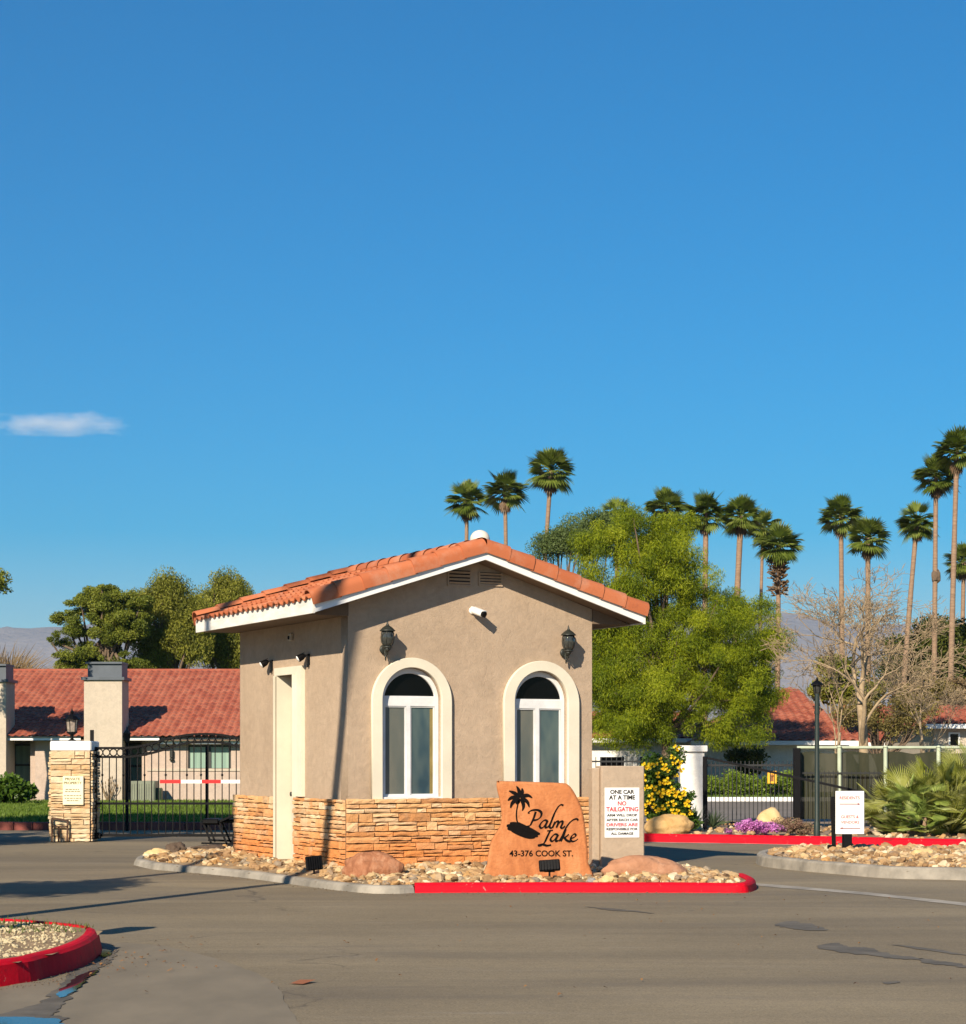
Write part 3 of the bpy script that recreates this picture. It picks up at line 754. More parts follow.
# --- door ---
do=thing('door',None,None); do.parent=H
rec=.20
oyl=sd(277.6,800)[0]; oyr=sd(305,800)[0]; oz=sd(291,667)[1]
plate('surround',[(-oyr,zs-.01),(-oyl,zs-.01),(-oyl,oz),(-oyr,oz)],[[(-dyl+.002,zs-.012),(-dyr-.002,zs-.012),(-dyr-.002,dz1-.002),(-dyl+.002,dz1-.002)]] if False else [],.001,M['cream'],do,yz(.3)) if False else None
mb=MB()
mb.span((-.05,oyr,zs),(-.001,dyr-.002,oz)); mb.span((-.05,dyl+.002,zs),(-.001,oyl,oz)); mb.span((-.05,dyr-.002,dz1+.002),(-.001,dyl+.002,oz))
mb.build('surround',M['cream'],do,world=False)
mb=MB()  # jamb lining of the deep reveal
mb.span((-.09,dyl-.018,.06),(rec,dyl-.002,dz1-.002)); mb.span((-.09,dyr+.002,.06),(rec,dyr+.018,dz1-.002)); 
mb.build('jamb',M['cream'],do,world=False)
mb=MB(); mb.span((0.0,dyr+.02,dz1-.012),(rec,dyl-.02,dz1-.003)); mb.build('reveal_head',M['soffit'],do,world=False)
mb=MB(); mb.span((rec,dyr+.02,.07),(rec+.045,dyl-.02,dz1-.20))
dw=dyl-dyr-.04
for (zz0,zz1) in ((.30,.95),(1.1,2.1)):
    mb.span((rec-.008,dyr+.10,zz0),(rec+.001,dyl-.10,zz1),bev=.006)
mb.build('door_leaf',mat('off_white_door_paint',(.60,.56,.46),.5,.1,3),do,world=False)
mb=MB(); mb.span((rec-.035,dyl-.045,.07),(rec-.002,dyl-.019,dz1-.21)); mb.span((rec-.035,dyr+.019,.07),(rec-.002,dyr+.045,dz1-.21)); mb.build('gap_shadow_stop',M['mortar'],do,world=False)  # stop bars in a dark colour that paints the shadow gap at the leaf
mb=MB(); mb.span((-.062,dyl-.019,.06),(-.052,dyl-.004,dz1-.01)); mb.build('jamb_bead',M['soffit'],do,world=False)
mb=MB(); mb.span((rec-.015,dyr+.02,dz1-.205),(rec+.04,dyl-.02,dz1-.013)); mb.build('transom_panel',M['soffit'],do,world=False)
mb=MB(); mb.lathe([(.028,0),(.028,.012),(.012,.016),(.012,.05),(.03,.06),(.03,.085),(.01,.09)],(rec-.001,dyl-.10,1.03),12,rot=Matrix.Rotation(-math.pi/2,3,'Y')); mb.build('handle',M['bronze'],do,world=False)
mb=MB(); mb.span((-.12,dyr-.02,.03),(rec+.04,dyl+.02,.065)); mb.build('threshold',M['concrete'],do,world=False)

# --- roof: fascias, soffits, deck, tiles ---
RO=thing('roof',None,None); RO.parent=H
nl=Vector((-SL,0,1)).normalized()   # left slope normal
th=.10
def rakeboard(y0,y1,mb,zoff=0,dz=.105):
    for s in (0,1):
        xs=(-EA,MX) if s==0 else (Wd+EA,MX)
        z=[ZE+zoff,ZE+SL*(MX+EA)+zoff]
        vs=[];
        for y in (y0,y1):
            vs += [(xs[0],y,z[0]),(xs[1],y,z[1]),(xs[1],y,z[1]+dz),(xs[0],y,z[0]+dz)]
        mb.add(vs,[(0,1,2,3),(7,6,5,4),(0,4,5,1),(2,6,7,3),(1,5,6,2),(0,3,7,4)],.5)
for y0_,y1_ in ((-EB,-EB+.035),(yb-.035,yb)):
    mb=MB(); rakeboard(y0_,y1_,mb); mb.build('rake_board',M['white'],RO,world=False)
mb=MB()
mb.span((-EA-.032,-EB+.001,ZE-.012),(-EA-.001,yb-.001,ZE+.165)); mb.build('fascia',M['fascia'],RO,world=False)
mb=MB(); mb.span((Wd+EA+.001,-EB+.001,ZE-.012),(Wd+EA+.032,yb-.001,ZE+.12)); mb.build('fascia',M['fascia'],RO,world=False)
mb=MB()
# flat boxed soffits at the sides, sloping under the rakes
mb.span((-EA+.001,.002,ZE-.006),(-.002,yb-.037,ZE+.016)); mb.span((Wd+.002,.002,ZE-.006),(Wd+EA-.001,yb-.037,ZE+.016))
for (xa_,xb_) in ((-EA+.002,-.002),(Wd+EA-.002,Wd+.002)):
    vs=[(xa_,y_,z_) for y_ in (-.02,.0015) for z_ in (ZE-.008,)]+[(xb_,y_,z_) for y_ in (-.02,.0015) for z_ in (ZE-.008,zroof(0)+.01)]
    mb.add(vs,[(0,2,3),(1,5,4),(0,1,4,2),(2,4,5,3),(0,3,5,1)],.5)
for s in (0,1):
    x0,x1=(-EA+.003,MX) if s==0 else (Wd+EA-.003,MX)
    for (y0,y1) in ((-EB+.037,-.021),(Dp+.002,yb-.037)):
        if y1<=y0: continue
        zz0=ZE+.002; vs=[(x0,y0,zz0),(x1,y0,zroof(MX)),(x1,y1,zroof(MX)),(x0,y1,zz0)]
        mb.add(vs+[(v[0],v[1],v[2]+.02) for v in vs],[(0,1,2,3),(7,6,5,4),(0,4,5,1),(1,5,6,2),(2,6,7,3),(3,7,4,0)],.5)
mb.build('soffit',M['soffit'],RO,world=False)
mb=MB()
for s in (0,1):
    x0,x1=(-EA+.002,MX) if s==0 else (Wd+EA-.002,MX)
    vs=[(x0,-EB+.037,ZE+.03),(x1,-EB+.037,ZE+.03+SL*(MX+EA)),(x1,yb-.037,ZE+.03+SL*(MX+EA)),(x0,yb-.037,ZE+.03)]
    mb.add(vs+[(v[0],v[1],v[2]+.07) for v in vs],[(0,1,2,3),(7,6,5,4),(0,4,5,1),(1,5,6,2),(2,6,7,3),(3,7,4,0)],.5)
mb.build('roof_deck',M['dark'],RO,world=False)
def roof_sheet(mb,o,A,U,width,length,tw,cl,amp,res=6,lift=.03,rs=None,jit=.006):
    rs=rs or random.Random(5); o=Vector(o);A=Vector(A).normalized();U=Vector(U).normalized();Nn=A.cross(U)
    if Nn.z<0: Nn=-Nn
    nc=max(1,round(length/cl)); cl=length/nc; nw=max(1,round(width/tw)); tw=width/nw
    for k in range(nc):
        s0=k*cl; s1=s0+cl+(.03 if k<nc-1 else 0)
        for j in range(nw):
            t=rs.random(); jz=rs.uniform(-jit,jit); js=rs.uniform(-jit,jit); vs=[]
            for (s,zl_) in ((s0+js,lift+jz),(s1,.002)):
                for i in range(res+1):
                    u=i/res; hgt=amp*max(0,math.sin(math.pi*min(u/.62,1)))**.7 if u<.62 else -amp*.15*math.sin(math.pi*(u-.62)/.38)
                    vs.append(o+A*((j+u)*tw)+U*s+Nn*(hgt+zl_))
            k0=len(vs)
            for i in range(res+1):
                u=i/res; v=vs[i]; vs.append(v-Nn*(.018 if s0>0 or True else 0))
            fs=[(i,i+1,res+2+i,res+1+i) for i in range(res)]+[(i+1,i,k0+i,k0+i+1) for i in range(res)]
            mb.add(vs,fs,t)
mb=MB()
SLn=math.sqrt(1+SL*SL)
roof_sheet(mb,(-EA-.06,-EB+.05,ZE+.135),(0,1,0),(1,0,SL),yb-.05+EB-.05,(MX+EA+.03)*SLn,.18,.34,.040,8,.026)
roof_sheet(mb,(Wd+EA+.06,yb-.1,ZE+.135),(0,-1,0),(-1,0,SL),yb-.05+EB-.05,(MX+EA+.03)*SLn,.18,.34,.040,8,.026)
mb.build('roof_tiles',M['tile'],RO,world=False)
# bird-stop closure under the eave course
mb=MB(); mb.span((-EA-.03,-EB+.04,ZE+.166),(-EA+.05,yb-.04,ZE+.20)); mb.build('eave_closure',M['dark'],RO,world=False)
# rake tiles: lapped half-barrel covers
def cover(mb,p0,p1,r0,r1,side,drop=.10,rs=random):
    """one barrel cover from p0 (low, larger) to p1 (high)"""
    p0=Vector(p0);p1=Vector(p1); U=(p1-p0).normalized(); A=Vector((0,side,0)); Nn=A.cross(U)
    if Nn.z<0: Nn=-Nn
    prof=[(-1.0,-drop)]; 
    for k in range(9):
        t=math.pi*(1-k/8*.85); prof.append((math.cos(t),math.sin(t)))
    vs=[]
    for (p,r) in ((p0,r0),(p1,r1)):
        for i,(a,n_) in enumerate(prof):
            if i==0: vs.append(p+A*(-r)+Nn*(-drop))
            else: vs.append(p+A*(a*r)+Nn*(n_*r*.95))
    n=len(prof); c0=len(vs)
    t_=rs.random()*.45+.3
    mb.add(vs,[(i,i+1,n+i+1,n+i) for i in range(n-1)],t_,True)
    lip=[v for v in vs[:n]]+[p0+(v-p0)*.86 for v in vs[:n]]
    mb.add(lip,[(i+1,i,n+i,n+i+1) for i in range(n-1)],t_)
rs=random.Random(3)
tot=(MX+EA+.06)
for end,yc,sgn in ((0,-EB+.075,1),(1,yb-.075,-1)):
    mb=MB(); n=7
    for s in (0,1):
        for k in range(n):
            d0=k/n*tot; d1=min((k+1.12)/n,1.0)*tot
            X=lambda d: (-EA-.06+d) if s==0 else (Wd+EA+.06-d)
            Z=lambda d: ZE+.175+SL*(d-.06)
            cover(mb,(X(d0),yc+rs.uniform(-.006,.006),Z(d0)+.010),(X(d1),yc,Z(d1)-.004),.116,.104,sgn,.085,rs)
    mb.build('rake_tiles',M['tile'],RO,world=False)
mb=MB(); y=-EB+.10; zr_=ZE+.19+SL*(MX+EA)
while y<yb-.1:
    y2=min(y+.40,yb-.06); vs=[];fs=[]
    for (yy,r) in ((y,.125),(y2,.108)):
        for k in range(11):
            t=math.pi*k/10; vs.append((MX+r*math.cos(t),yy,zr_+r*.9*math.sin(t)-.02))
    fs=[(i,i+1,11+i+1,11+i) for i in range(10)]
    mb.add(vs,fs,rs.random(),True); y+=.37
# apex piece at the gable
mb.build('ridge_tiles',M['tile'],RO,world=False)
mb=MB(); ax_,az_=fr(480,536,.25); mb.lathe([(.125,-.12),(.125,.0)]+[(.125*math.cos(t),.115*math.sin(t)) for t in [math.pi/2*k/7 for k in range(1,8)]],(ax_,.25,az_-.04),20)
mb.build('roof_vent_dome',M['dome'],RO,world=False)
# mortar packed between ridge and first tile courses
# gable louvres
for (xl,xr) in ((448.6,469.7),(479.6,500.7)):
    x0,zt=fr(xl,567); x1,zb=fr(xr,585); v=thing('gable_vent',None,None); v.parent=H
    zt=min(zt,zroof(min(x0,x1) if x0<MX else Wd-max(x0,x1))-.005)
    mb=MB()
    for (p,q) in (((x0-.02,zb-.02),(x1+.02,zb)),((x0-.02,zb),(x0,zt)),((x1,zb),(x1+.02,zt))): mb.span((p[0],-.02,p[1]),(q[0],-.001,q[1]))
    mb.build('vent_frame',M['stucco'],v,world=False)
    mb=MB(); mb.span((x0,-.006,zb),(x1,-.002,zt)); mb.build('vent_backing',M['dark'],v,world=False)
    mb=MB(); n=4
    for k in range(n):
        z=zb+(zt-zb)*(k+.4)/n; mb.box(((x0+x1)/2,-.018,z),(x1-x0,.034,.008),rot=Matrix.Rotation(R(-38),3,'X'))
    mb.build('vent_slats',M['stucco'],v,world=False)

# ---- fittings on the gatehouse ----
def wall_lantern(px,pyc,label):
    x,z=fr(px,pyc,-.17); p=BM@Vector((x,-.17,z))
    L=thing('wall_lantern',label,'wall lantern',p,HA,'lanterns on the front wall of the gatehouse')
    k=.0123   # metres per photo pixel there
    mb=MB()  # egg shaped glazed body
    prof=[(.045,-.135),(.062,-.12),(.085,-.07),(.093,-.01),(.088,.045),(.075,.085)]
    mb.lathe(prof,(0,0,0),16); mb.build('lamp_glass',M['lampglass'],L,world=False)
    mb=MB()
    for q in range(8):
        t=math.pi/4*q+.2; mb.tube([(r*1.03*math.cos(t),r*1.03*math.sin(t),z_) for r,z_ in prof],.006,5)
    mb.lathe([(.05,-.165),(.07,-.155),(.07,-.135),(.045,-.13)],(0,0,0),16)
    mb.lathe([(.02,-.21),(.035,-.19),(.05,-.165)],(0,0,0),12)
    mb.build('cage',M['bronze'],L,world=False)
    mb=MB(); mb.lathe([(.108,.083),(.112,.092),(.10,.105),(.07,.135),(.035,.16),(.02,.17),(.022,.18),(.012,.19),(.012,.205),(.004,.235)],(0,0,0),16); mb.build('lantern_cap',M['bronze'],L,world=False)
    mb=MB(); mb.lathe([(.07,0),(.07,.012),(.05,.022),(.02,.03)],(.02,.169,-.17),18,rot=Matrix.Rotation(math.pi/2,3,'X')); mb.build('back_plate',M['bronze'],L,world=False)
    mb=MB()
    arm=catmull([(.02,.15,-.17),(.02,.09,-.235),(.01,.03,-.25),(0,0,-.21)],5); mb.tube(arm,.012,7)
    mb.tube(catmull([(.02,.15,-.20),(.02,.12,-.26),(.02,.10,-.29),(.02,.11,-.27)],4),.010,6)
    mb.lathe([(.003,-.34),(.012,-.32),(.014,-.28),(.02,-.26)],(.02,.11,0),8)
    mb.build('bracket',M['bronze'],L,world=False)
    L.scale=(.86,.86,.84)
    return L
wall_lantern(387.5,637,'weathered bronze wall lantern above the left arched window')
wall_lantern(568.5,641,'weathered bronze wall lantern above the right arched window')
# white camera high on the gable
x,z=fr(477,613,-.06); p=BM@Vector((x,0,z)); cm=thing('security_camera','small white bullet camera with black front mounted high on the gable wall','security camera',p,HA)
mb=MB(); mb.lathe([(.045,0),(.045,.02),(.03,.03)],(-.04,0,.03),14,rot=Matrix.Rotation(math.pi/2,3,'X')); mb.tube([(-.04,-.03,.03),(-.03,-.08,.02)],.016,8); mb.build('mount',M['white'],cm,world=False)
d=Vector((.35,-.75,-.28)).normalized(); a=Vector((-.055,-.05,.035))
mb=MB(); mb.tube([a,a+d*.02,a+d*.17],[.03,.043,.043],14); mb.box(a+d*.11+Vector((0,0,.042)),(.08,.20,.01),rot=d.to_track_quat('Y','Z').to_matrix()); mb.build('camera_body',M['white'],cm,world=False)
mb=MB(); mb.tube([a+d*.171,a+d*.205],.038,14); mb.build('lens',M['black'],cm,world=False)
# two floodlights either side of the door, and a sensor
for (px,py,lab) in ((271,664,'black wall floodlight with white lens on the rear side of the door'),(308,658,'black wall floodlight with white lens on the near side of the door')):
    y,z=sd(px,py,-.02); p=BM@Vector((0,y,z)); fl=thing('wall_floodlight',lab,'wall floodlight',p,HA,'floodlights beside the gatehouse door')
    mb=MB(); mb.span((-.025,-.035,-.11),(-.001,.035,.07),bev=.006); mb.tube([(-.02,.0,.04),(-.07,.01,.045),(-.09,.03,.03)],.014,7); mb.tube([(-.025,-.015,-.10),(-.03,-.015,-.15)],.012,6); mb.tube([(-.025,.02,-.10),(-.03,.02,-.15)],.012,6); mb.build('mount',M['black'],fl,world=False)
    d=Vector((-.75,.2,-.45)).normalized(); a=Vector((-.07,.02,.05))
    mb=MB(); mb.tube([a,a+d*.05,a+d*.13],[.03,.055,.062],14); mb.box(a+d*.08+Vector((0,0,.05)),(.14,.11,.008),rot=d.to_track_quat('X','Z').to_matrix()); mb.build('lamp_head',M['black'],fl,world=False)
    mb=MB(); mb.lathe([(.054,0),(.05,.012),(.02,.022),(.002,.024)],a+d*.128,14,rot=d.to_track_quat('Z','Y').to_matrix()); mb.build('lens',M['white'],fl,world=False)
    fl.scale=(.78,.78,.78)
y,z=sd(291,637,-.02); p=BM@Vector((0,y,z)); se=thing('motion_sensor','small white sensor box under the left eave of the gatehouse','sensor',p,HA)
mb=MB(); mb.span((-.05,-.04,-.05),(-.001,.04,.05),bev=.012); mb.build('housing',M['stucco_pale'],se,world=False)
mb=MB(); mb.lathe([(.028,0),(.02,.012),(.004,.016)],(-.05,0,-.01),12,rot=Matrix.Rotation(-math.pi/2,3,'Y')); mb.build('lens',M['black'],se,world=False)

# ======================= ROCK SIGN =======================
YS=23.95
def Z2(x,y,Y=YS):  # tracing of the carved lettering, laid on the slab's face at its own place
    v=W(470+x/5.084,770+y/5.084,Y); return v
S=thing('boulder_sign','rust orange sandstone slab sign with black palm logo and lettering, standing in the cobbles','stone sign',(W(543,875,YS).x,YS+.12,0))
out=[(137,62),(150,57),(300,61),(470,67),(500,76),(522,100),(545,140),(567,190),(581,250),(591,330),(598,400),(601,470),(602,620),(86,620),(88,480),(95,420),(110,360),(140,310),(157,275),(161,230),(155,180),(145,130),(136,90)]
ol=[Z2(*q) for q in out]; ol=[(v.x,v.z) for v in ol]
P2=[Vector((a,b_,0)) for a,b_ in ol]; P2=catmull(P2,3,True)
sl=plate('slab',[(p.x-S.location.x,p.y) for p in P2],[],.26,M['slab'],S,Matrix.Translation((0,.012,0))@XZ,bevel=.025)
def stroke(mb,pts,wmax,wmin,Y,nib=R(40),n=6,taper=False,closed=False):
    P=catmull([(Z2(x,y,Y).x,Z2(x,y,Y).z,0) for x,y in pts],n); k=F/Y
    vsF=[];L=len(P)
    for i,p in enumerate(P):
        d=(P[min(i+1,L-1)]-P[max(i-1,0)]).normalized(); nn=Vector((-d.y,d.x,0))
        ang=math.atan2(d.y,d.x); w=wmin+(wmax-wmin)*abs(math.sin(ang-nib))
        if taper: w=wmin+(wmax-wmin)*math.sin(math.pi*min(1,max(0,(i/(L-1))**.8)))
        w=w/5.084/k/2
        vsF.append((p+nn*w,p-nn*w))
    y0=S.location.y-.012 -.13+.012 ; 
    yf=YFACE-.003-.0012*(STK[0]%9); STK[0]+=1; yb2=YFACE+.004
    vs=[]
    for a,b_ in vsF: vs += [(a.x,yf,a.y),(b_.x,yf,b_.y),(a.x,yb2,a.y),(b_.x,yb2,b_.y)]
    fs=[]
    for i in range(L-1):
        q=4*i; fs += [(q,q+1,q+5,q+4),(q+1,q+3,q+7,q+5),(q+2,q,q+4,q+6)]
    mb.add(vs,fs,.5)
STK=[0]
YFACE=S.location.y+.012-.13
mb=MB(); Yt=YFACE
hw=12
st=[
 ([(334,212),(326,238),(316,262),(305,282),(289,288)],13), ([(297,222),(302,211),(320,204),(345,204),(362,216),(360,236),(342,252),(316,256)],11),
 ([(394,260),(380,255),(364,266),(354,284),(362,295),(376,287),(391,264)],10), ([(396,258),(385,280),(385,293),(397,288)],10),
 ([(397,290),(412,262),(428,222),(446,190),(462,176),(474,180)],8), ([(428,222),(414,258),(404,286),(412,294),(422,288)],10),
 ([(432,262),(426,276),(418,293)],10), ([(422,282),(436,264),(448,260),(446,274),(438,292)],9), ([(443,280),(456,264),(470,260),(468,274),(461,290),(470,294),(482,284)],9),
 ([(392,310),(405,308),(422,307)],7), ([(408,308),(394,336),(380,366),(364,382),(346,383)],13), ([(344,384),(366,378),(390,384),(412,381)],11),
 ([(446,330),(432,326),(418,337),(409,352),(416,362),(430,354),(444,334)],10), ([(449,328),(438,350),(438,362),(450,357)],10),
 ([(452,362),(468,335),(484,300),(502,272),(522,254),(542,248),(549,256)],8), ([(486,300),(474,335),(461,362)],10), ([(502,326),(488,338),(474,345)],8), ([(478,342),(490,356),(506,362),(514,356)],10),
 ([(514,348),(530,342),(538,332),(530,325),(517,336),(511,352),(520,363),(536,360),(549,350)],9)]
for pts,w in st: stroke(mb,pts,w*1.25,4.6,Yt)
mb.build('lettering',M['darksign'],S)
mb=MB()
stroke(mb,[(250,278),(240,262),(236,236),(237,208),(243,176),(252,146)],7.5,5.5,Yt)
for pts in ([(252,142),(236,124),(216,113),(198,106)],[(254,140),(252,118),(246,98),(236,82)],[(255,140),(262,122),(266,106),(264,92)],[(256,142),(276,131),(296,129),(316,141)],[(252,143),(230,138),(208,142),(192,155)],[(253,145),(232,152),(214,168),(205,192)],[(256,145),(276,150),(292,164),(300,188)],[(256,146),(268,164),(272,186),(266,208)],[(254,146),(246,160),(238,168),(232,170)]):
    stroke(mb,pts,19,4,Yt,taper=True)
for pts in ([(186,283),(225,290),(290,322),(356,324)],[(190,297),(240,306),(290,330),(345,336)],[(202,271),(245,280),(300,306),(350,322)],[(208,304),(255,322),(300,338),(330,341)],[(238,268),(262,285),(310,306),(345,320)]):
    stroke(mb,pts,26,9,Yt,taper=True)
mb.build('palm_logo',M['darksign'],S)
def ztext(lines,Y,name,m,parent,off=470,offy=770,sc=5.084,bold=0.0,yf=None,depth=.006):
    L=[]
    for (s_,x0,x1,y0,y1) in lines:
        a=W(off+x0/sc,offy+y1/sc,Y); b_=W(off+x1/sc,offy+y0/sc,Y); L.append((s_,a.x,b_.x,a.z,b_.z))
    V,Fc=text_mesh(L,depth,bold); mb=MB(); mb.add([(v[0],v[1]+(yf if yf is not None else Y),v[2]) for v in V],Fc,.5)
    return mb.build(name,m,parent)
ztext([('43-376 COOK ST.',200,524,408,440)],Yt,'address_lettering',M['darksign'],S,yf=YFACE-.001,bold=.022)

def floodlight(px,py,Y,label,aim,w=.24,h=.13,rz=0):
    p=W(px,py,Y); o=thing('ground_floodlight',label,'ground floodlight',(p.x,p.y,zisl(p.x,p.y)),rz,'floodlights set in the cobbles')
    zc=p.z-o.location.z
    mb=MB(); mb.tube([(0,0,-.05),(0,0,zc-.06)],.012,7); mb.bar((-.06,0,zc-.07),(.06,0,zc-.07),.012); mb.build('stake',M['black'],o,world=False)
    rx=Matrix.Rotation(aim,3,'X')@Matrix.Rotation(R(-4),3,'Y')
    mb=MB(); mb.box((0,0,zc),(w,.055,h),rot=rx,bev=.01)
    for q in range(7): mb.box(Vector((0,0,zc))+rx@Vector((-w*.42+w*.14*q,-.035,0)),(.006,.022,h*.86),rot=rx)
    mb.build('housing',M['black'],o,world=False)
    mb=MB(); mb.box(Vector((0,0,zc))+rx@Vector((0,.031,0)),(w*.86,.006,h*.8),rot=rx); mb.build('lens',M['lampglass'],o,world=False)
floodlight(549.5,865.5,23.55,'black ground floodlight aimed up at the rock sign in front of it',R(-20))
floodlight(314,863,24.75,'black ground floodlight at the foot of the stone wall left of the window',R(-8),.20,.17,R(18))

# ======================= SIGN PILLAR =======================
pa=G(601,872,.08); PYY=25.75
pp=W(601.5,870,PYY); PR=R(10)
SP=thing('stucco_sign_pillar','beige stucco block pillar carrying the white and red no tailgating notice','pillar',(pp.x,pp.y,0),PR)
pw=(645-601.5)/F*PYY/math.cos(PR)*1.0; ph=W(0,766,PYY).z
mb=MB(); mb.box((pw/2,.16,ph/2),(pw,.32,ph),bev=.012); mb.build('block',M['stucco_block'],SP,world=False)
mb=MB(); mb.box((-.047,.20,ph/2-.01),(.094,.22,ph-.03),bev=.01); mb.build('side_block',M['stucco_block'],SP,world=False)
PMt=Matrix.Translation(SP.location)@Matrix.Rotation(PR,4,'Z'); PI_=PMt.inverted(); CP=PI_@CAM
def pf(x,y):
    px=420+x/4.025; py=740+y/4.025; d=PI_.to_3x3()@Vector(((px-CX)/F,1,-(py-HZ)/F)); t=(0-CP.y)/d.y; q=CP+d*t; return q.x,q.z
NS=thing('no_tailgating_sign','white notice reading ONE CAR AT A TIME fixed to the beige pillar','sign',SP.location,PR)
x0,z1=pf(743,192); x1,z0=pf(882,392)
mb=MB(); mb.span((x0,-.008,z0),(x1,-.001,z1)); mb.build('sign_panel',M['signwhite'],NS,world=False)
def stext(lines,name,m,bold):
    L=[]
    for (s_,a,b_,c,d) in lines:
        q0=pf(a,d); q1=pf(b_,c); L.append((s_,q0[0],q1[0],q0[1],q1[1]))
    V,Fc=text_mesh(L,.003,bold); mb=MB(); mb.add([(v[0],v[1]-.0095,v[2]) for v in V],Fc,.5); mb.build(name,m,NS,world=False)
stext([('ONE CAR',765,862,200,217),('AT A TIME',760,865,222,240),('ARM WILL DROP',752,873,297,308),('AFTER EACH CAR',750,877,316,327),('RESPONSIBLE FOR',750,876,353,364),('ALL DAMAGE',768,858,371,382)],'black_lettering',M['darksign'],.03)
stext([('NO',795,830,246,264),('TAILGATING',749,878,269,288),('DRIVERS ARE',750,876,334,348)],'red_lettering',M['redsign'],.03)

# ======================= ARROW SIGN on right island =======================
YA=29.8
ps=W(850,853,YA); AS=thing('arrow_sign','white sign with RESIDENTS and GUESTS arrows on a black post among cobbles','sign',(ps.x,YA,.1))
a=W(835.2,834,YA); b_=W(863.8,791,YA)
mb=MB(); mb.span((a.x,YA-.03,a.z),(b_.x,YA-.018,b_.z),bev=.004); mb.build('sign_panel',M['signwhite'],AS)
c0=W(843,853,YA);c1=W(852,853,YA)
mb=MB(); mb.span((c0.x,YA-.017,.05),(c1.x,YA+.10,b_.z-.05),bev=.008); mb.build('post',M['black'],AS)
def at_(x,y): return W(825+x/12.8,780+y/12.8,YA)
L=[]
for s_,x0,x1,y0,y1 in (('RESIDENTS',182,440,208,248),('GUESTS &',200,428,450,490),('VENDORS',198,434,522,558)):
    p=at_(x0,y1);q=at_(x1,y0); L.append((s_,p.x,q.x,p.z,q.z))
V,Fc=text_mesh(L,.003,.02); mb=MB(); mb.add([(v[0],v[1]+YA-.0315,v[2]) for v in V],Fc,.5)
M['redsoft']=mat('faded_red_lettering',(.50,.07,.07),.6,.02)
mb.build('lettering',M['redsoft'],AS)
mb=MB()
for (x0,x1,y,hd) in ((180,445,307,1),(188,448,616,-1)):
    p=at_(x0,y);q=at_(x1,y)
    mb.span((p.x,YA-.034,p.z-.0055),(q.x,YA-.0305,p.z+.0055))
    e=q if hd>0 else p; s=-.035*hd
    mb.add([(e.x,YA-.0345,e.z),(e.x+s,YA-.0345,e.z+.016),(e.x+s,YA-.0345,e.z-.016)],[(0,1,2)] ,.5)
mb.build('arrow',mat('maroon_arrow_paint',(.22,.03,.04),.6,.02),AS)
# slim black reader post beside it
p=W(833.5,852,30.1); KP=thing('reader_post','thin black post standing just left of the white arrow sign','post',(p.x,30.1,.1))
t=W(830.5,800,30.1)
mb=MB(); mb.bar((p.x+.01,30.1,.05),(t.x+.03,30.1,t.z+.05),.055,.055); mb.build('post',M['black'],KP)
mb=MB(); mb.span((p.x-.085,30.03,.1),(p.x+.01,30.15,.24),bev=.01); mb.build('base_box',M['black'],KP)
# ======================= BOULDERS =======================
def boulder(name,px,pyb,Y,r,m,label,seed,rz=0,rough=.35,group=None,zc=.35,lvl=4,z0=None):
    p=W(px,pyb,Y); z=z0 if z0 is not None else .1
    mb=MB(); mb.rock((0,0,r[2]*zc),r,seed,lvl,rough,rz)
    o=mb.build(name,M[m],None); o.location=(p.x,Y,z); tag(o,label,'boulder',group); return o
boulder('boulder',373,872,24.15,(.37,.18,.21),'rock_red','reddish brown banded boulder against the stone wall left of the rock sign',4,.05,.25,z0=.10)
boulder('boulder',643,878,24.1,(.47,.24,.21),'rock_pink','low pinkish sandstone boulder in front of the beige sign pillar',9,.05,.22,z0=.09)
boulder('boulder',668,831,37.8,(.46,.3,.23),'rock_tan','smooth tan boulder at the foot of the yellow flowering shrub',3,0,.2,z0=.16)
boulder('boulder',771,826,38.6,(.27,.2,.26),'rock_gold','upright golden boulder between the purple flowers and the iron fence',14,0,.28,z0=.2,lvl=3)
boulder('boulder',176,861,29.8,(.15,.14,.11),'rock_dark','dark brown lava rock left of centre at the tip of the gatehouse island',5,.4,.45,z0=.12)
boulder('boulder',213,858,30.6,(.27,.14,.075),'rock_dark','low dark lava rock beside the black bench frame',8,.1,.5,z0=.12)
boulder('boulder',158,861,29.6,(.17,.12,.075),'rock_gold','cream and gold stone at the left tip of the gatehouse island',12,.2,.35,z0=.11)
boulder('boulder',197,865,28.8,(.14,.10,.06),'rock_gold','small golden stone on the left kerb between two dark rocks',15,-.2,.35,z0=.12)
boulder('boulder',592,879,23.4,(.055,.04,.035),'rock_grey','small grey stone at the right foot of the rock sign',17,0,.3,z0=.10)
boulder('boulder',608,878,23.5,(.09,.06,.06),'rock_gold','small yellow stone between the rock sign and the pinkish boulder',18,0,.35,z0=.10)
boulder('boulder',924,864,28.2,(.17,.12,.10),'rock_gold','largest cream stone near the right end of the arrow sign island',21,0,.35,z0=.14)
boulder('boulder',941,869,27.2,(.14,.10,.07),'rock_gold','flat cream stone on the front kerb of the arrow sign island',22,.3,.35,z0=.14)

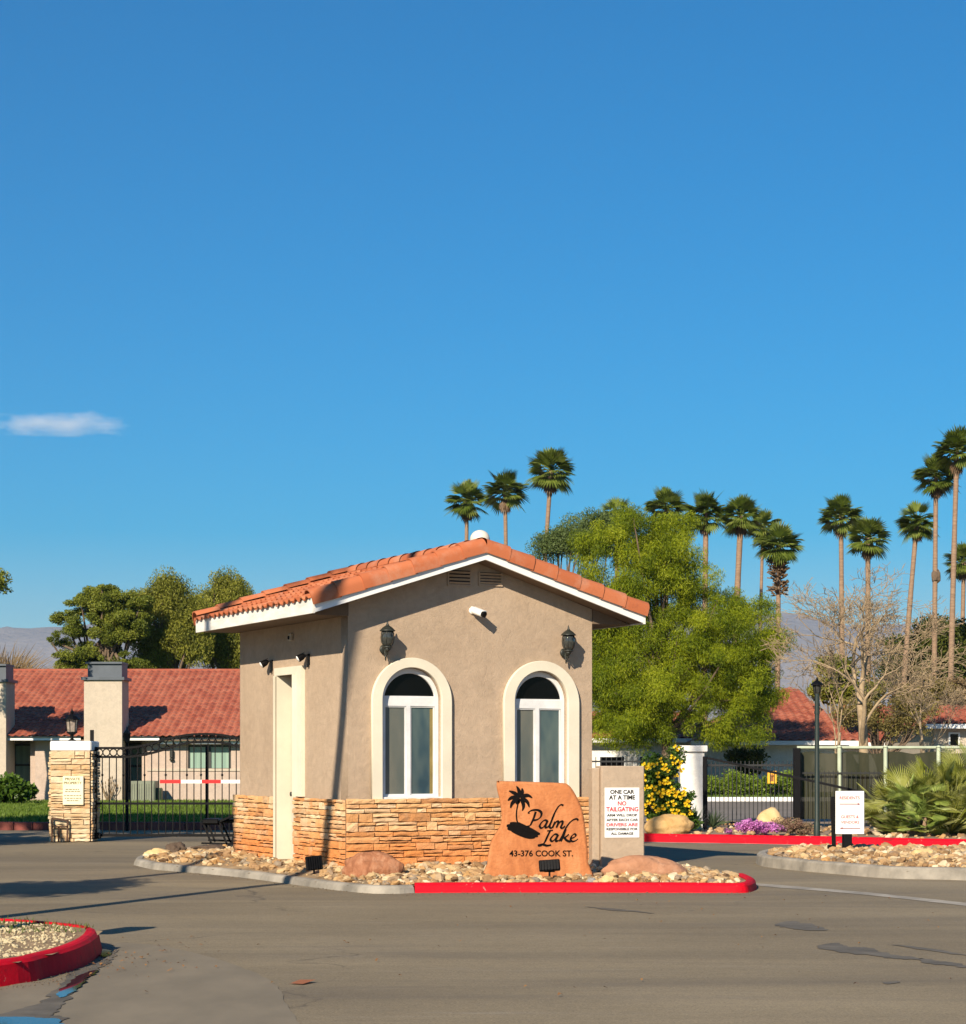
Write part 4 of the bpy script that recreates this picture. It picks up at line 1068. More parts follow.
# ======================= VEGETATION TOOLS =======================
def leafcloud(name,m,parent,clumps,per,leaf,seed,aspect=.5,shell=.5,up=0,droop=0,tclump=.5):
    """many leaf-sized blades spread through clumps (cx,cy,cz,rx,ry,rz)"""
    rs=np.random.RandomState(seed); C=np.array([c[:3] for c in clumps]); Rr=np.array([c[3:6] for c in clumps])
    vol=(Rr.prod(1))**.67; n=np.maximum((per*len(clumps)*vol/vol.sum()).astype(int),8)
    idx=np.repeat(np.arange(len(clumps)),n); K=len(idx)
    d=rs.normal(size=(K,3)); d/=np.linalg.norm(d,axis=1,keepdims=True)
    rad=rs.rand(K)**shell
    p=C[idx]+d*rad[:,None]*Rr[idx]
    a=rs.normal(size=(K,3)); a[:,2]=a[:,2]*(1-abs(up))+up*1.5-droop*1.5; a=a+d*.6; a/=np.linalg.norm(a,axis=1,keepdims=True)
    b=np.cross(a,rs.normal(size=(K,3))); b/=np.linalg.norm(b,axis=1,keepdims=True)
    L=leaf*rs.uniform(.55,1.3,K)[:,None]; Wd_=L*aspect
    v=np.stack([p-a*L*.5,p+b*Wd_*.5,p+a*L*.5,p-b*Wd_*.5],1).reshape(-1,3)
    f=np.arange(4*K).reshape(-1,4)
    ct=rs.rand(len(clumps)); t=np.clip(ct[idx]*tclump+rs.rand(K)*(1-tclump),0,1)
    return fastmesh(name,v,f,t,m,parent)
def crown_clumps(ells,n,rmin,rmax,seed,flat=.8,shell=.35):
    rs=random.Random(seed); out=[]
    tot=sum(e[3]*e[4]*e[5] for e in ells)
    for e in ells:
        k=max(1,round(n*e[3]*e[4]*e[5]/tot))
        for _ in range(k):
            while True:
                d=Vector((rs.gauss(0,1),rs.gauss(0,1),rs.gauss(0,1)))
                if d.length>.01: break
            d.normalize(); r=rs.random()**shell*rs.uniform(.78,1.22); q=rs.uniform(rmin,rmax)
            out.append((e[0]+d.x*r*(e[3]-q*.4),e[1]+d.y*r*(e[4]-q*.4),e[2]+d.z*r*(e[5]-q*.4),q*rs.uniform(.8,1.3),q*rs.uniform(.8,1.3),q*flat*rs.uniform(.7,1.2)))
    return out
def limbs(base,h,r,targets,seed,m,parent,name='trunk',n=14,lean=(0,0)):
    rs=random.Random(seed); mb=MB(); base=Vector(base)
    P=[base+Vector((lean[0]*t+.05*h*noise.noise(Vector((seed,t*2,0)))*t,lean[1]*t,h*t)) for t in [k/8 for k in range(9)]]
    mb.tube(P,[r*(1.25 if k==0 else 1-.45*k/8) for k in range(9)],9)
    T=rs.sample(targets,min(n,len(targets)))
    for t in T:
        k=rs.randrange(4,9); s=P[k]; e=Vector(t[:3]); mid=s.lerp(e,.5)+Vector((rs.uniform(-.2,.2),rs.uniform(-.2,.2),-.12*(e-s).length+rs.uniform(0,.2)))
        c=catmull([s,mid,e],4); mb.tube(c,[r*.42*(1-.8*i/(len(c)-1)) for i in range(len(c))],5)
    return mb.build(name,m,parent)

PINE=leafmat('pine_needles',[(.045,.065,.010),(.11,.14,.016),(.20,.23,.028),(.30,.31,.05)],.3)
PEPPER=leafmat('weeping_foliage',[(.06,.075,.012),(.15,.165,.022),(.26,.265,.035),(.36,.35,.07)],.35)
PALO=leafmat('palo_verde_foliage',[(.045,.075,.006),(.15,.205,.008),(.30,.355,.012),(.44,.46,.03)],.45)
PALOD=leafmat('grey_green_foliage',[(.07,.11,.03),(.12,.17,.05),(.17,.22,.08)],.35)
DARKG=leafmat('dark_evergreen_foliage',[(.025,.04,.008),(.06,.08,.012),(.12,.13,.02)],.25)
SHRUB=leafmat('shrub_foliage',[(.035,.07,.010),(.07,.13,.015),(.13,.21,.025)],.3,.4)
BROWN=leafmat('dry_foliage',[(.13,.085,.04),(.20,.14,.07),(.28,.20,.11)],.2)
PALMG=leafmat('fan_palm_blades',[(.03,.05,.008),(.075,.11,.014),(.14,.18,.03),(.22,.25,.06)],.2,.4)
PALMD=leafmat('dead_palm_fronds',[(.10,.06,.03),(.17,.11,.06)],.1)
FANB=leafmat('silvery_fan_blades',[(.13,.16,.025),(.24,.26,.035),(.34,.35,.09),(.44,.45,.20)],.25,.45)

def tree(name,label,base,h,r,ells,nc,per,leaf,seed,lm,bm='bark',group=None,rmin=.5,rmax=1.0,aspect=.5,flat=.8,droop=0,cat='tree',lean=(0,0),n=14,shell=.5,cshell=.35):
    T=thing(name,label,cat,base,0,group)
    cl=crown_clumps(ells,nc,rmin,rmax,seed,flat,cshell)
    limbs(base,h,r,cl,seed,M[bm],T,n=n,lean=lean)
    leafcloud('crown',lm,T,cl,per,leaf,seed,aspect,shell,droop=droop)
    return T
# ---- trees behind the left house ----
def E(px,py,Y,rx,rz,ry=None): 
    v=W(px,py,Y); k=Y/F; return (v.x,v.y,v.z,rx*k,(ry or rx)*k,rz*k)
Yb=86
tree('pine_tree','dark green pine tree with an irregular spreading crown behind the left house roof',(W(105,0,Yb).x,Yb,0),6.5,.30,
  [E(105,600,Yb,30,17),E(75,632,Yb,22,13),E(120,630,Yb,33,24),E(85,655,Yb,30,18),E(120,665,Yb,36,20),E(100,592,Yb,18,12),E(72,620,Yb,22,16),E(100,610,Yb,34,20),E(130,622,Yb,30,26),E(135,605,Yb,22,18),E(60,640,Yb,16,10),E(78,662,Yb,30,14)],260,420,.125,21,PINE,group=None,rmin=.16,rmax=.38,aspect=.3,flat=.8,n=50,cshell=.7)
tree('pepper_tree','olive green weeping tree with a rounded crown behind the left house',(W(172,0,88).x,88,0),6.5,.26,
  [E(170,600,88,22,22),E(152,610,88,16,16),E(185,635,88,28,32),E(155,650,88,26,26),E(168,588,88,20,12),E(145,600,88,16,16),E(195,620,88,22,26)],240,430,.125,22,PEPPER,rmin=.22,rmax=.58,aspect=.3,flat=1.3,droop=.8,n=36,cshell=.5)
tree('pepper_tree','darker weeping tree partly hidden by the left corner of the gatehouse roof',(W(222,0,90).x,90,0),6.5,.26,
  [E(222,600,90,18,22),E(226,582,90,11,10),E(215,635,90,24,32),E(240,640,90,24,34),E(240,598,90,20,18),E(200,612,90,18,22)],240,430,.125,23,PEPPER,rmin=.22,rmax=.58,aspect=.3,flat=1.4,droop=.9,n=36,cshell=.5)
tree('pine_tree','pine tree at the left edge of the photo with only one dark branch tip showing',(W(-45,0,60).x,60,0),6.2,.25,
  [E(-35,590,60,26,26),E(-12,582,60,17,14),E(-50,620,60,30,22),E(-4,588,60,9,9)],90,380,.11,24,PINE,rmin=.25,rmax=.5,aspect=.35,flat=.6,n=25)
# dry feathery palm-like shrub above the roof at left
T=thing('dry_shrub','dry brown feathery crown rising over the left end of the house roof','shrub',(W(5,0,82).x,82,0))
mb=MB(); c=W(5,700,82); rs=random.Random(4)
for k in range(1500):
    t=R(rs.uniform(4,176)); L=rs.uniform(.5,1.8)*(1+.4*abs(math.cos(t))); y=rs.uniform(-.7,.7)
    s=c+Vector((rs.uniform(-.5,.5),y*.4,rs.uniform(-.5,.6))); d=Vector((math.cos(t),y,math.sin(t)))
    e=s+d*L; mid=s.lerp(e,.6)+Vector((0,0,.15)); wv=Vector((-d.z,0,d.x))*.013
    mb.add([s-wv,s+wv,mid+wv,e,mid-wv],[(0,1,2,3,4)])
mb.build('crown',BROWN,T)
mb=MB(); mb.tube([(c.x,c.y,0),(c.x,c.y,c.z)],[.2,.13],8); mb.build('trunk',M['bark'],T)

# ---- big yellow-green tree right of the gatehouse ----
YP=75
tree('palo_verde_tree','tall yellow-green tree with fine feathery foliage just right of the gatehouse roof',(W(668,0,YP).x,YP,.1),4.6,.24,
  [E(625,600,YP,58,52),E(640,545,YP,46,38),E(600,548,YP,42,26),E(665,528,YP,26,22),E(700,640,YP,70,58),E(740,655,YP,44,58),E(640,690,YP,72,48),E(720,700,YP,56,40),E(690,590,YP,42,38),E(745,610,YP,36,28),E(600,650,YP,44,66),E(640,730,YP,64,20),E(735,735,YP,46,14),E(752,690,YP,34,40),E(765,650,YP,22,30),E(660,560,YP,50,44),E(690,525,YP,26,18),E(620,700,YP,60,44),E(768,640,YP,20,48),E(765,690,YP,24,36),E(620,630,YP,40,50)],
  900,520,.13,31,PALO,rmin=.24,rmax=.58,aspect=.17,flat=.95,droop=.75,n=40,bm='bark',shell=.5,cshell=.6)
tree('mesquite_tree','grey-green airy tree peeking over the right slope of the gatehouse roof',(W(560,0,80).x,80,0),6.5,.16,
  [E(572,540,80,34,22),E(545,548,80,20,14),E(600,528,80,26,18),E(625,520,80,20,14)],110,260,.12,32,PALOD,rmin=.3,rmax=.6,aspect=.3,n=30,cshell=.6)
# bare twiggy patch tree
# ---- dark evergreens, right background ----
tree('evergreen_tree','dark green broad tree behind the tall palms at the right edge',(W(935,0,102).x,102,0),5,.3,
  [E(930,655,102,34,32),E(900,670,102,24,22),E(962,650,102,34,34),E(985,660,102,30,40),E(935,630,102,22,12),E(900,645,102,14,10)],200,300,.17,33,DARKG,rmin=.5,rmax=1.0,n=20)
tree('evergreen_tree','small olive tree seen between bare branches left of the arrow sign post',(W(835,0,84).x,84,0),2.5,.15,
  [E(838,668,84,20,16),E(855,690,84,26,14),E(828,690,84,22,12)],40,230,.2,34,PEPPER,rmin=.3,rmax=.6,n=12)
tree('evergreen_tree','ochre green tree above the red roof at the right edge',(W(945,0,90).x,90,0),3,.15,
  [E(955,690,90,26,14),E(915,694,90,22,10),E(975,700,90,22,20)],60,230,.15,35,BROWN,rmin=.3,rmax=.6,n=12)
tree('ochre_tree','low ochre green tree tangled behind the pale bare tree above the screened fence',(W(880,0,72).x,72,0),2.0,.12,[E(860,712,72,34,22),E(905,705,72,36,26),E(935,690,72,26,20),E(890,725,72,40,14)],90,200,.09,36,leafmat('ochre_foliage',[(.10,.085,.03),(.20,.16,.05),(.27,.24,.06)],.3),rmin=.22,rmax=.5,n=30,cshell=.7)

# ---- bare winter trees ----
def bare_tree(name,label,base,h,r,seed,m,spread=1.0,gens=7,half=2.4,top=6.9):
    rs=random.Random(seed); T=thing(name,label,'bare tree',base); mbT=MB(); mbB=MB(); tips=[]
    def grow(p,d,L,rad,g,mb):
        n=4; P=[p]; dd=d.copy()
        for i in range(n):
            q_=.04 if g==0 else .14; dd=(dd+Vector((rs.gauss(0,q_),rs.gauss(0,q_),rs.gauss(0,.10)+.03))).normalized(); P.append(P[-1]+dd*L/n)
        r2=rad*.72; mb.tube(P,[rad+(r2-rad)*i/n for i in range(n+1)],6 if g<3 else 4,cap=False)
        if g>=gens: tips.append(P[-1]); return
        k=3 if (g<3 or rs.random()<.5) else 2
        for q in range(k):
            a=rs.uniform(0,6.28); sp=rs.uniform(.35,.85)*spread
            u=dd.cross(Vector((0,0,1))) 
            if u.length<.05: u=Vector((1,0,0))
            u.normalize(); w=dd.cross(u).normalized()
            nd=(dd*math.cos(sp)+(u*math.cos(a)+w*math.sin(a))*math.sin(sp)); nd.z=nd.z*.85+.06; nd.normalize()
            grow(P[-1] if q<2 else P[2],nd,L*rs.uniform(.64,.86),max(.008,r2*rs.uniform(.62,.85)),g+1,mbB)
    grow(Vector(base),Vector((0,0,1)),h,r,0,mbT)
    B=np.array(mbB.v)-np.array(base); q=np.percentile(np.abs(B[:,:2]-np.median(B[:,:2],0)),96); cx_,cy_=np.median(B[:,:2],0); zt0=mbT.v[-1][2]-base[2]; zm=B[:,2].max()
    for mb_ in (mbT,mbB):
        V_=np.array(mb_.v)-np.array(base); w_=np.clip(V_[:,2]/max(zm,.1),0,1)
        V_[:,0]=(V_[:,0]-cx_*w_)*half/q; V_[:,1]=(V_[:,1]-cy_*w_)*half/q; V_[:,2]=top*np.sign(V_[:,2])*(np.abs(V_[:,2])/zm)**.74
        if mb_ is mbT: V_[:,:2]/= (half/q)
        mb_.v=[tuple(p_) for p_ in (V_+np.array(base))]
    mbT.build('trunk',m,T); mbB.build('branches',m,T)
    return T
bare_tree('bare_tree','large pale leafless tree with a wide spread of twigs above the screened fence',(W(866,0,60).x,60,0),2.2,.17,41,M['palebark'],1.0,8,2.7,7.0)
bare_tree('bare_tree','smaller leafless tree with dense brown twigs near the right edge',(W(925,0,66).x,66,0),1.7,.10,12,M['palebark'],.95,7,1.4,5.2)
bare_tree('bare_tree','slender leafless tree just right of the lamp post behind the screened fence',(W(836,0,64).x,64,0),1.5,.07,19,M['palebark'],.8,6,1.3,5.6)

# ======================= PALMS =======================
def frond(mb,o,d,pet,blade,nb,fan,wid,droop,rs,petr=.02,split=.45):
    o=Vector(o); d=Vector(d).normalized(); side=d.cross(Vector((0,0,1)))
    if side.length<.05: side=Vector((1,0,0))
    side.normalize(); nrm=side.cross(d).normalized(); roll=rs.uniform(-.5,.5)
    side,nrm=side*math.cos(roll)+nrm*math.sin(roll),nrm*math.cos(roll)-side*math.sin(roll)
    e=o+d*pet+Vector((0,0,-droop*.3*pet)); t0=rs.random()
    mb.tube([o,o.lerp(e,.5)+Vector((0,0,.04*pet)),e],petr,4,cap=False,tint=t0)
    for k in range(nb):
        a=(k/(nb-1)-.5)*2*fan; L=blade*(1-.28*abs(a/fan)**2)*rs.uniform(.85,1.08)
        bd=(d*math.cos(a)+side*math.sin(a)).normalized(); wv=bd.cross(nrm).normalized()*wid*.5
        m1=e+bd*L*split+nrm*.02; m2=e+bd*L*.75+nrm*.0-Vector((0,0,droop*L*.12)); tip=e+bd*L-Vector((0,0,droop*L*.35))
        mb.add([e,m1-wv,m2-wv*.7,tip,m2+wv*.7,m1+wv],[(0,1,2,5),(2,3,4,5)] if False else [(0,1,2,3,4,5)],min(1,max(0,t0*.6+rs.random()*.4)))
def palm_crown(seed,n=54,R_=1.42):
    rs=random.Random(seed); mb=MB()
    for k in range(n):
        el=math.asin(min(.995,rs.uniform(-.80,1.02))); az=k*2.399+rs.uniform(-.3,.3)
        d=Vector((math.cos(az)*math.cos(el),math.sin(az)*math.cos(el),math.sin(el)))
        frond(mb,(0,0,rs.uniform(-.2,.15)),d,R_*rs.uniform(.34,.5),R_*rs.uniform(.5,.72),13,R(68),R_*.072,.55 if el<.5 else .12,rs,.018*R_)
    dm=MB()
    for k in range(16):
        az=k*2.399; d=Vector((math.cos(az)*.35,math.sin(az)*.35,-1))
        frond(dm,(0,0,-.2-rs.random()*.3),d,.3,R_*.45,7,R(40),R_*.07,.3,rs,.02)
    return mb,dm
PC=[]
for s in (1,2,3,4): 
    a,b_=palm_crown(s*11); PC.append((a.build('crown',PALMG,None,origin=(0,0,0)).data,b_.build('dead_fronds',PALMD,None,origin=(0,0,0)).data))
for o in [o for o in COL.objects if o.name.startswith(('crown','dead_fronds')) and o.parent is None]: bpy.data.objects.remove(o)
def palm(px,py,Y,pxr,label,k,r=.18,lean=0.0,bend=0,skirt=1.0,rz=0,z=None,x=None,group='fan palms on the skyline'):
    c=W(px,py,Y) if z is None else Vector((x,Y,z)); T=thing('fan_palm',label,'palm tree',(c.x-lean,Y,0),0,group)
    mb=MB(); n=14; P=[];rr=[]
    for i in range(n+1):
        t=i/n; P.append((lean*(t+bend*math.sin(t*math.pi)*.5) if bend else lean*t**1.3,0,c.z*t-.05)); rr.append(r*(1.35-.35*min(1,t*5))*(1-.28*t)*(1+.05*math.sin(i*2.1)))
    mb.tube(P,[q*.85 for q in rr],9); mb.build('trunk',M['palmbark'],T,world=False)
    s=pxr*Y/F/1.35/1.0
    for q,(nm,me) in enumerate((('crown',PC[k%4][0]),('dead_fronds',PC[k%4][1]))):
        o=bpy.data.objects.new(nm,me); COL.objects.link(o); o.parent=T; o.location=(lean,0,c.z); o.scale=(s,s,s*(1 if q==0 else skirt)); o.rotation_euler=(0,0,rz+k)
    return T
palm(467,500,118,22,'leftmost fan palm rising behind the gatehouse roof ridge',0,.17,.15)
palm(505,491,114,23,'middle fan palm of the three behind the gatehouse roof',1,.17,-.2,rz=1)
palm(551,470,110,25,'tallest fan palm of the three behind the gatehouse roof, leaning right',2,.18,.9,rz=2)
palm(617,516,100,20,'fan palm whose crown pokes out of the top left of the yellow-green tree',3,.17,0,rz=2)
palm(666,508,104,22,'fan palm whose crown tops the middle of the yellow-green tree',0,.17,0,rz=3)
palm(706,512,100,24,'fan palm with pale trunk, left of the group of four by the yellow-green tree',1,.20,.1,rz=4)
palm(741,515,99,22,'fan palm with pale trunk, second of four by the yellow-green tree',2,.22,.5,rz=5)
palm(763,527,106,19,'fan palm with thin trunk, third of four by the yellow-green tree',3,.13,.3,rz=1)
palm(779,544,96,24,'short fan palm with thick dark shaggy trunk, last of the group of four',0,.17,.1,skirt=1.3,rz=.7)
palm(841,516,112,23,'fan palm on the left of the close pair above the bare tree',1,.20,-.1,rz=.3)
palm(868,537,104,23,'fan palm on the right of the close pair above the bare tree',2,.20,0,rz=2.2)
palm(917,521,100,21,'fan palm left of the tall group at the right edge, trunk leaning',3,.18,.9,rz=1.7)
palm(936,476,92,23,'tall fan palm with a knob halfway up its trunk near the right edge',0,.16,.1,rz=2.9)
palm(957,450,90,25,'tallest fan palm of all, at the right edge',1,.17,.35,rz=.5)
palm(964,561,104,20,'lowest fan palm crown at the right edge of the photo',2,.17,.2,rz=4.2)
bt=[o for o in COL.objects if o.get('label','').startswith('short fan palm with thick')][0]
c=W(779,552,96); mb=MB(); rs=random.Random(2)
for q in range(160):
    az=rs.uniform(0,6.28); zz=c.z-rs.uniform(.0,2.0); s_=Vector((c.x+math.cos(az)*.18,96+math.sin(az)*.18,zz)); d_=Vector((math.cos(az),math.sin(az),rs.uniform(-.2,.9))).normalized(); e_=s_+d_*rs.uniform(.15,.42)
    mb.bar(s_,e_,.09,.05)
mb.build('frond_stubs',PALMD,bt)
# knob on the tall palm is part of its trunk
kt=[o for o in COL.objects if o.get('label','').startswith('tall fan palm with a knob')][0]
c=W(936,577,92); mb=MB(); mb.rock((c.x,92,c.z),(.22,.2,.32),4,2,.4); mb.build('trunk_knob',M['bark'],kt)

# palms and a shrubby tree standing left of the photo throw the long shadows across the drive
def curved_palm(x,y,h,r,lab,lx,k,z_b=0):
    T=thing('fan_palm',lab,'palm tree',(x,y,0),0,'slender palms along the left of the drive')
    mb=MB(); P=[];n=16
    for i in range(n+1):
        t=i/n; zz=h*t; off=max(0,min(zz,8.6)-5.2)*lx-max(0,zz-8.8)*lx*.5; P.append((off,-off*.35,zz-.05))
    mb.tube(P,[r*(1.3-.3*min(1,i/3))*(1-.25*i/n) for i in range(n+1)],9); mb.build('trunk',M['palmbark'],T,world=False)
    top=P[-1]
    for q,(nm,me) in enumerate((('crown',PC[k][0]),('dead_fronds',PC[k][1]))):
        o=bpy.data.objects.new(nm,me); COL.objects.link(o); o.parent=T; o.location=top; o.rotation_euler=(0,0,k)
    return T
curved_palm(-6.07,15.9,20.5,.105,'slender curving fan palm left of the drive whose shadow climbs the gatehouse',.20,1)
curved_palm(-8.6,15.9,13.4,.10,'slender straight fan palm farther left of the drive',.0,2)
def G3(x,y,z,rx,rz): return (x,y,z,rx,rx,rz)
tree('olive_tree','small round olive tree on the verge left of the drive',(-7.6,18.4,0),1.7,.08,[G3(-7.6,18.4,3.1,1.25,.8),G3(-7.0,18.8,3.5,.7,.5),G3(-8.4,18.0,3.4,.7,.5)],60,190,.11,41,PEPPER,rmin=.25,rmax=.45,n=18)
tree('shade_tree','tall dark tree with a high crown left of the driveway gate, outside the frame',(-11.2,30.4,0),6.5,.22,[(-10.9,30.6,8.3,2.7,2.7,1.9),(-13.0,32.5,8.0,2.6,2.6,1.9)],110,330,.24,44,DARKG,rmin=.6,rmax=1.0,n=25)
tree('shade_tree','broad dark tree beside the left end of the gate, outside the left edge',(-13.4,29.2,0),3,.22,[G3(-13.6,29.4,4.6,2.9,1.7),G3(-12,30.2,4.4,1.7,1.3),G3(-15,30.2,5.0,2.4,1.6)],90,260,.22,42,DARKG,rmin=.5,rmax=.9,n=25)
tree('shade_tree','second broad dark tree beyond the gate, outside the left edge',(-17.5,36,0),3,.22,[G3(-17.5,36,4.8,3.0,1.8),G3(-15.3,36.6,4.4,2.0,1.2)],80,260,.22,43,DARKG,rmin=.5,rmax=.9,n=25)
# keypad pedestal on the left island, just outside the frame: its shadow lies on the drive
KP2=thing('keypad_pedestal','black keypad pedestal on the red kerbed left island','pedestal',(-4.18,15.55,.14))
mb=MB(); mb.span((-.05,-.05,-.05),(.05,.05,1.15),bev=.01); mb.build('post',M['black'],KP2,world=False)
mb=MB(); mb.span((-.14,-.08,1.15),(.14,.10,1.55),bev=.02); mb.build('keypad_box',M['black'],KP2,world=False)

# ======================= LEFT SIDE: house =======================
YH=64.5; k=YH/F
HS=thing('red_roofed_house','long low beige house with red tiled roof and box chimneys behind the gate','house',(W(120,0,YH).x,YH,.1))
def HX_(px): return W(px,0,YH).x
def HZ_(py): return W(0,py,YH).z
x0=HX_(-190); x1=HX_(420); zb=.12; ze=HZ_(741)
mb=MB()
# lit walls, with the recessed bays left open
segs=[(-190,-75),(35,84),(147,188),(231,420)]
for a,b_ in segs: mb.span((HX_(a),YH,zb),(HX_(b_),YH+.25,ze))
mb.span((HX_(188),YH,zb),(HX_(231),YH+.25,HZ_(770))); mb.span((HX_(188),YH,HZ_(745)),(HX_(231),YH+.25,ze))
mb.build('wall',M['stucco_pink'],HS)
mb=MB(); 
for a,b_ in ((-75,35),(84,147)): 
    mb.span((HX_(a),YH+1.2,zb),(HX_(b_),YH+1.4,ze))
    mb.span((HX_(b_)-.2,YH+.25,zb),(HX_(b_),YH+1.2,ze))
mb.build('recessed_wall',M['stucco_pink'],HS)
mb=MB(); mb.span((x0,YH+7.2,zb),(x1,YH+15,ze)); mb.span((x0,YH+1.41,ze-.1),(x1,YH+7.2,ze)); mb.build('rear_wall',M['stucco_pink'],HS)
mb=MB(); mb.span((HX_(147),YH-.035,HZ_(771)),(HX_(420),YH-.002,HZ_(768.5))); mb.build('wall_band',M['stucco_pale'],HS)
mb=MB()
mb.span((x0,YH-.55,HZ_(740.5)),(HX_(84),YH-.50,HZ_(736.5))); mb.span((HX_(127),YH-.55,HZ_(740.5)),(HX_(162),YH-.50,HZ_(736.5))); mb.span((HX_(162),YH-.35,HZ_(744)),(x1,YH-.30,HZ_(738)))
mb.build('fascia',M['white'],HS)
mb=MB(); mb.span((x0,YH-.5,ze),(x1,YH+1.3,ze+.04)); mb.build('eave_soffit',M['soffit'],HS)
rf=MB(); up=Vector((0,1,.315)); Lr=7.75
zt=HZ_(736.5)
roof_sheet(rf,(x0,YH-.62,zt),(1,0,0),up,x1-x0,Lr,.215,.33,.036,4,.022,random.Random(8),.004)
rp=rf.build('roof',M['tile_far'],HS)
ridge=Vector((0,YH-.62,zt))+up.normalized()*Lr
mb=MB(); mb.add([(x0,YH-.6,zt-.03),(x1,YH-.6,zt-.03),(x1,ridge.y,ridge.z-.03),(x0,ridge.y,ridge.z-.03),(x1,ridge.y+8,ridge.z-2.7),(x0,ridge.y+8,ridge.z-2.7)],[(0,1,2,3),(3,2,4,5)]); mb.build('roof_deck',M['dark'],HS)
mb=MB(); mb.tube([(x0,ridge.y,ridge.z),(x1,ridge.y,ridge.z)],.07,8); mb.build('ridge_cap',M['tile_far'],HS)
for px in (54,158):
    p=W(px,686,YH+6); mb=MB(); mb.tube([(p.x,p.y,p.z-.4),(p.x,p.y,p.z+.1)],.05,8); mb.build('roof_vent',M['tile_far'],HS)
for (a,b_,zc) in ((84,122,680),(-32,6,682)):
    Yc=YH-.75; kk=Yc/F; xa=W(a,0,Yc).x; xb=W(b_,0,Yc).x; ztp=W(0,zc,Yc).z
    ch=thing('chimney',None,None,(0,0,0)); ch.parent=HS
    mb=MB(); mb.span((xa,Yc,zb),(xb,Yc+1.2,ztp)); mb.build('chimney_stack',M['stucco_pale'],ch,world=True)
    mb=MB(); mb.span((xa-.08,Yc-.08,ztp),(xb+.08,Yc+1.28,ztp+.09)); mb.span((xa+.10,Yc+.08,ztp+.09),(xb-.02,Yc+1.1,ztp+.50)); mb.span((xa+.04,Yc+.0,ztp+.50),(xb-.0,Yc+1.15,ztp+.56))
    M['capgrey']=M.get('capgrey') or mat('blue_grey_metal',(.085,.105,.13),.5,.15,3)
    mb.build('chimney_cap',M['capgrey'],ch)
M['darkframe']=mat('dark_window_frame',(.045,.05,.045),.5,.1)
def hwin(xa,xb,ya,yb2,Y,mull=None,trans=None):
    w=thing('window',None,None); w.parent=HS
    a=W(xa,yb2,Y); b_=W(xb,ya,Y)
    mb=MB(); mb.span((a.x,Y-.02,a.z),(b_.x,Y,b_.z)); mb.build('pane',M['housepane'],w)
    mb=MB(); t=.06
    for s in (((a.x,a.z),(a.x+t,b_.z)),((b_.x-t,a.z),(b_.x,b_.z)),((a.x+t,a.z),(b_.x-t,a.z+t)),((a.x+t,b_.z-t),(b_.x-t,b_.z))): mb.span((s[0][0],Y-.06,s[0][1]),(s[1][0],Y-.021,s[1][1]))
    for m_ in (mull or []): mx=W(m_,0,Y).x; mb.span((mx-.12,Y-.055,a.z+t),(mx+.04,Y-.021,b_.z-t))
    for m_ in (trans or []): mz=W(0,m_,Y).z; mb.span((a.x+t,Y-.065,mz-.03),(b_.x-t,Y-.021,mz+.03))
    mb.build('frame',M['darkframe'],w)
Yr=YH+1.19
hwin(14,34,744,783,Yr,trans=[765]); hwin(128,147,744,792,Yr,trans=[766]); hwin(188,231,745,770,YH+.12,mull=[210])
hwin(-60,-20,744,783,Yr,trans=[765])
mb=MB(); a=W(222,0,YH)
# AC unit and meter box on the lawn edge
def louvbox(name,label,cat,xa,xb,ya,yb2,Y,m,dp=.8):
    a=W(xa,yb2,Y); b_=W(xb,ya,Y); o=thing(name,label,cat,((a.x+b_.x)/2,Y,.15))
    mb=MB(); mb.span((a.x,Y,.14),(b_.x,Y+dp,b_.z),bev=.03); mb.build('cabinet',m,o)
    mb=MB(); n=int((b_.x-a.x)/.07)
    for q in range(n): x=a.x+.05+(b_.x-a.x-.1)*q/(n-1); mb.span((x-.012,Y-.02,.25),(x+.012,Y-.002,b_.z-.08))
    mb.build('grille',m,o); return o
louvbox('air_conditioner','grey-green air conditioning unit on the lawn against the house behind the gate','air conditioner',130,155,781,804,63.2,mat('grey_green_enamel',(.20,.22,.16),.5,.15))
louvbox('electrical_box','small dark green box right of the air conditioning unit','utility box',155.5,161,788,803,63.4,mat('dark_green_enamel',(.06,.09,.05),.5,.15),.4)
# small wall things
p=W(172,754,YH); wl=thing('house_wall_lamp','small wall lamp left of the wide window of the house','wall lamp',p)
mb=MB(); mb.span((-.06,-.1,-.12),(.06,-.002,.12),bev=.02); mb.build('housing',M['bronze'],wl,world=False); mb=MB(); mb.lathe([(.08,-.2),(.05,-.12)],(0,-.06,0),8); mb.build('shade',M['bronze'],wl,world=False)
# shrub left of pillar
SB=thing('round_shrub','bright green rounded shrub on the lawn at the left edge','shrub',(W(14,0,60).x,60,.12))
leafcloud('foliage',SHRUB,SB,crown_clumps([E(8,790,60,20,14),E(22,793,60,12,11),E(-8,792,60,16,14)],50,.2,.36,51),130,.17,51,.6)
mb=MB(); c=W(10,800,60)
for q in range(6): mb.tube([(c.x+.05*q-.1,60,.1),(c.x+(q-2.5)*.2,60,.7)],.03,5)
mb.build('stems',M['bark'],SB)
mb=MB(); p=W(108,803,63.6); PL=thing('young_plant','thin reddish young plant against the house behind the gate','plant',(p.x,63.6,.14))
rs=random.Random(3)
for q in range(16):
    t=rs.uniform(-.5,.5); e=Vector((p.x+t*.6,63.6,.15+rs.uniform(.2,.75))); mb.tube([(p.x,63.6,.12),e],.009,4,cap=False); mb.add([e,e+Vector((.02,0,.05)),e+Vector((0,0,.12)),e+Vector((-.02,0,.05))],[(0,1,2,3)])
mb.build('stems',BROWN,PL)

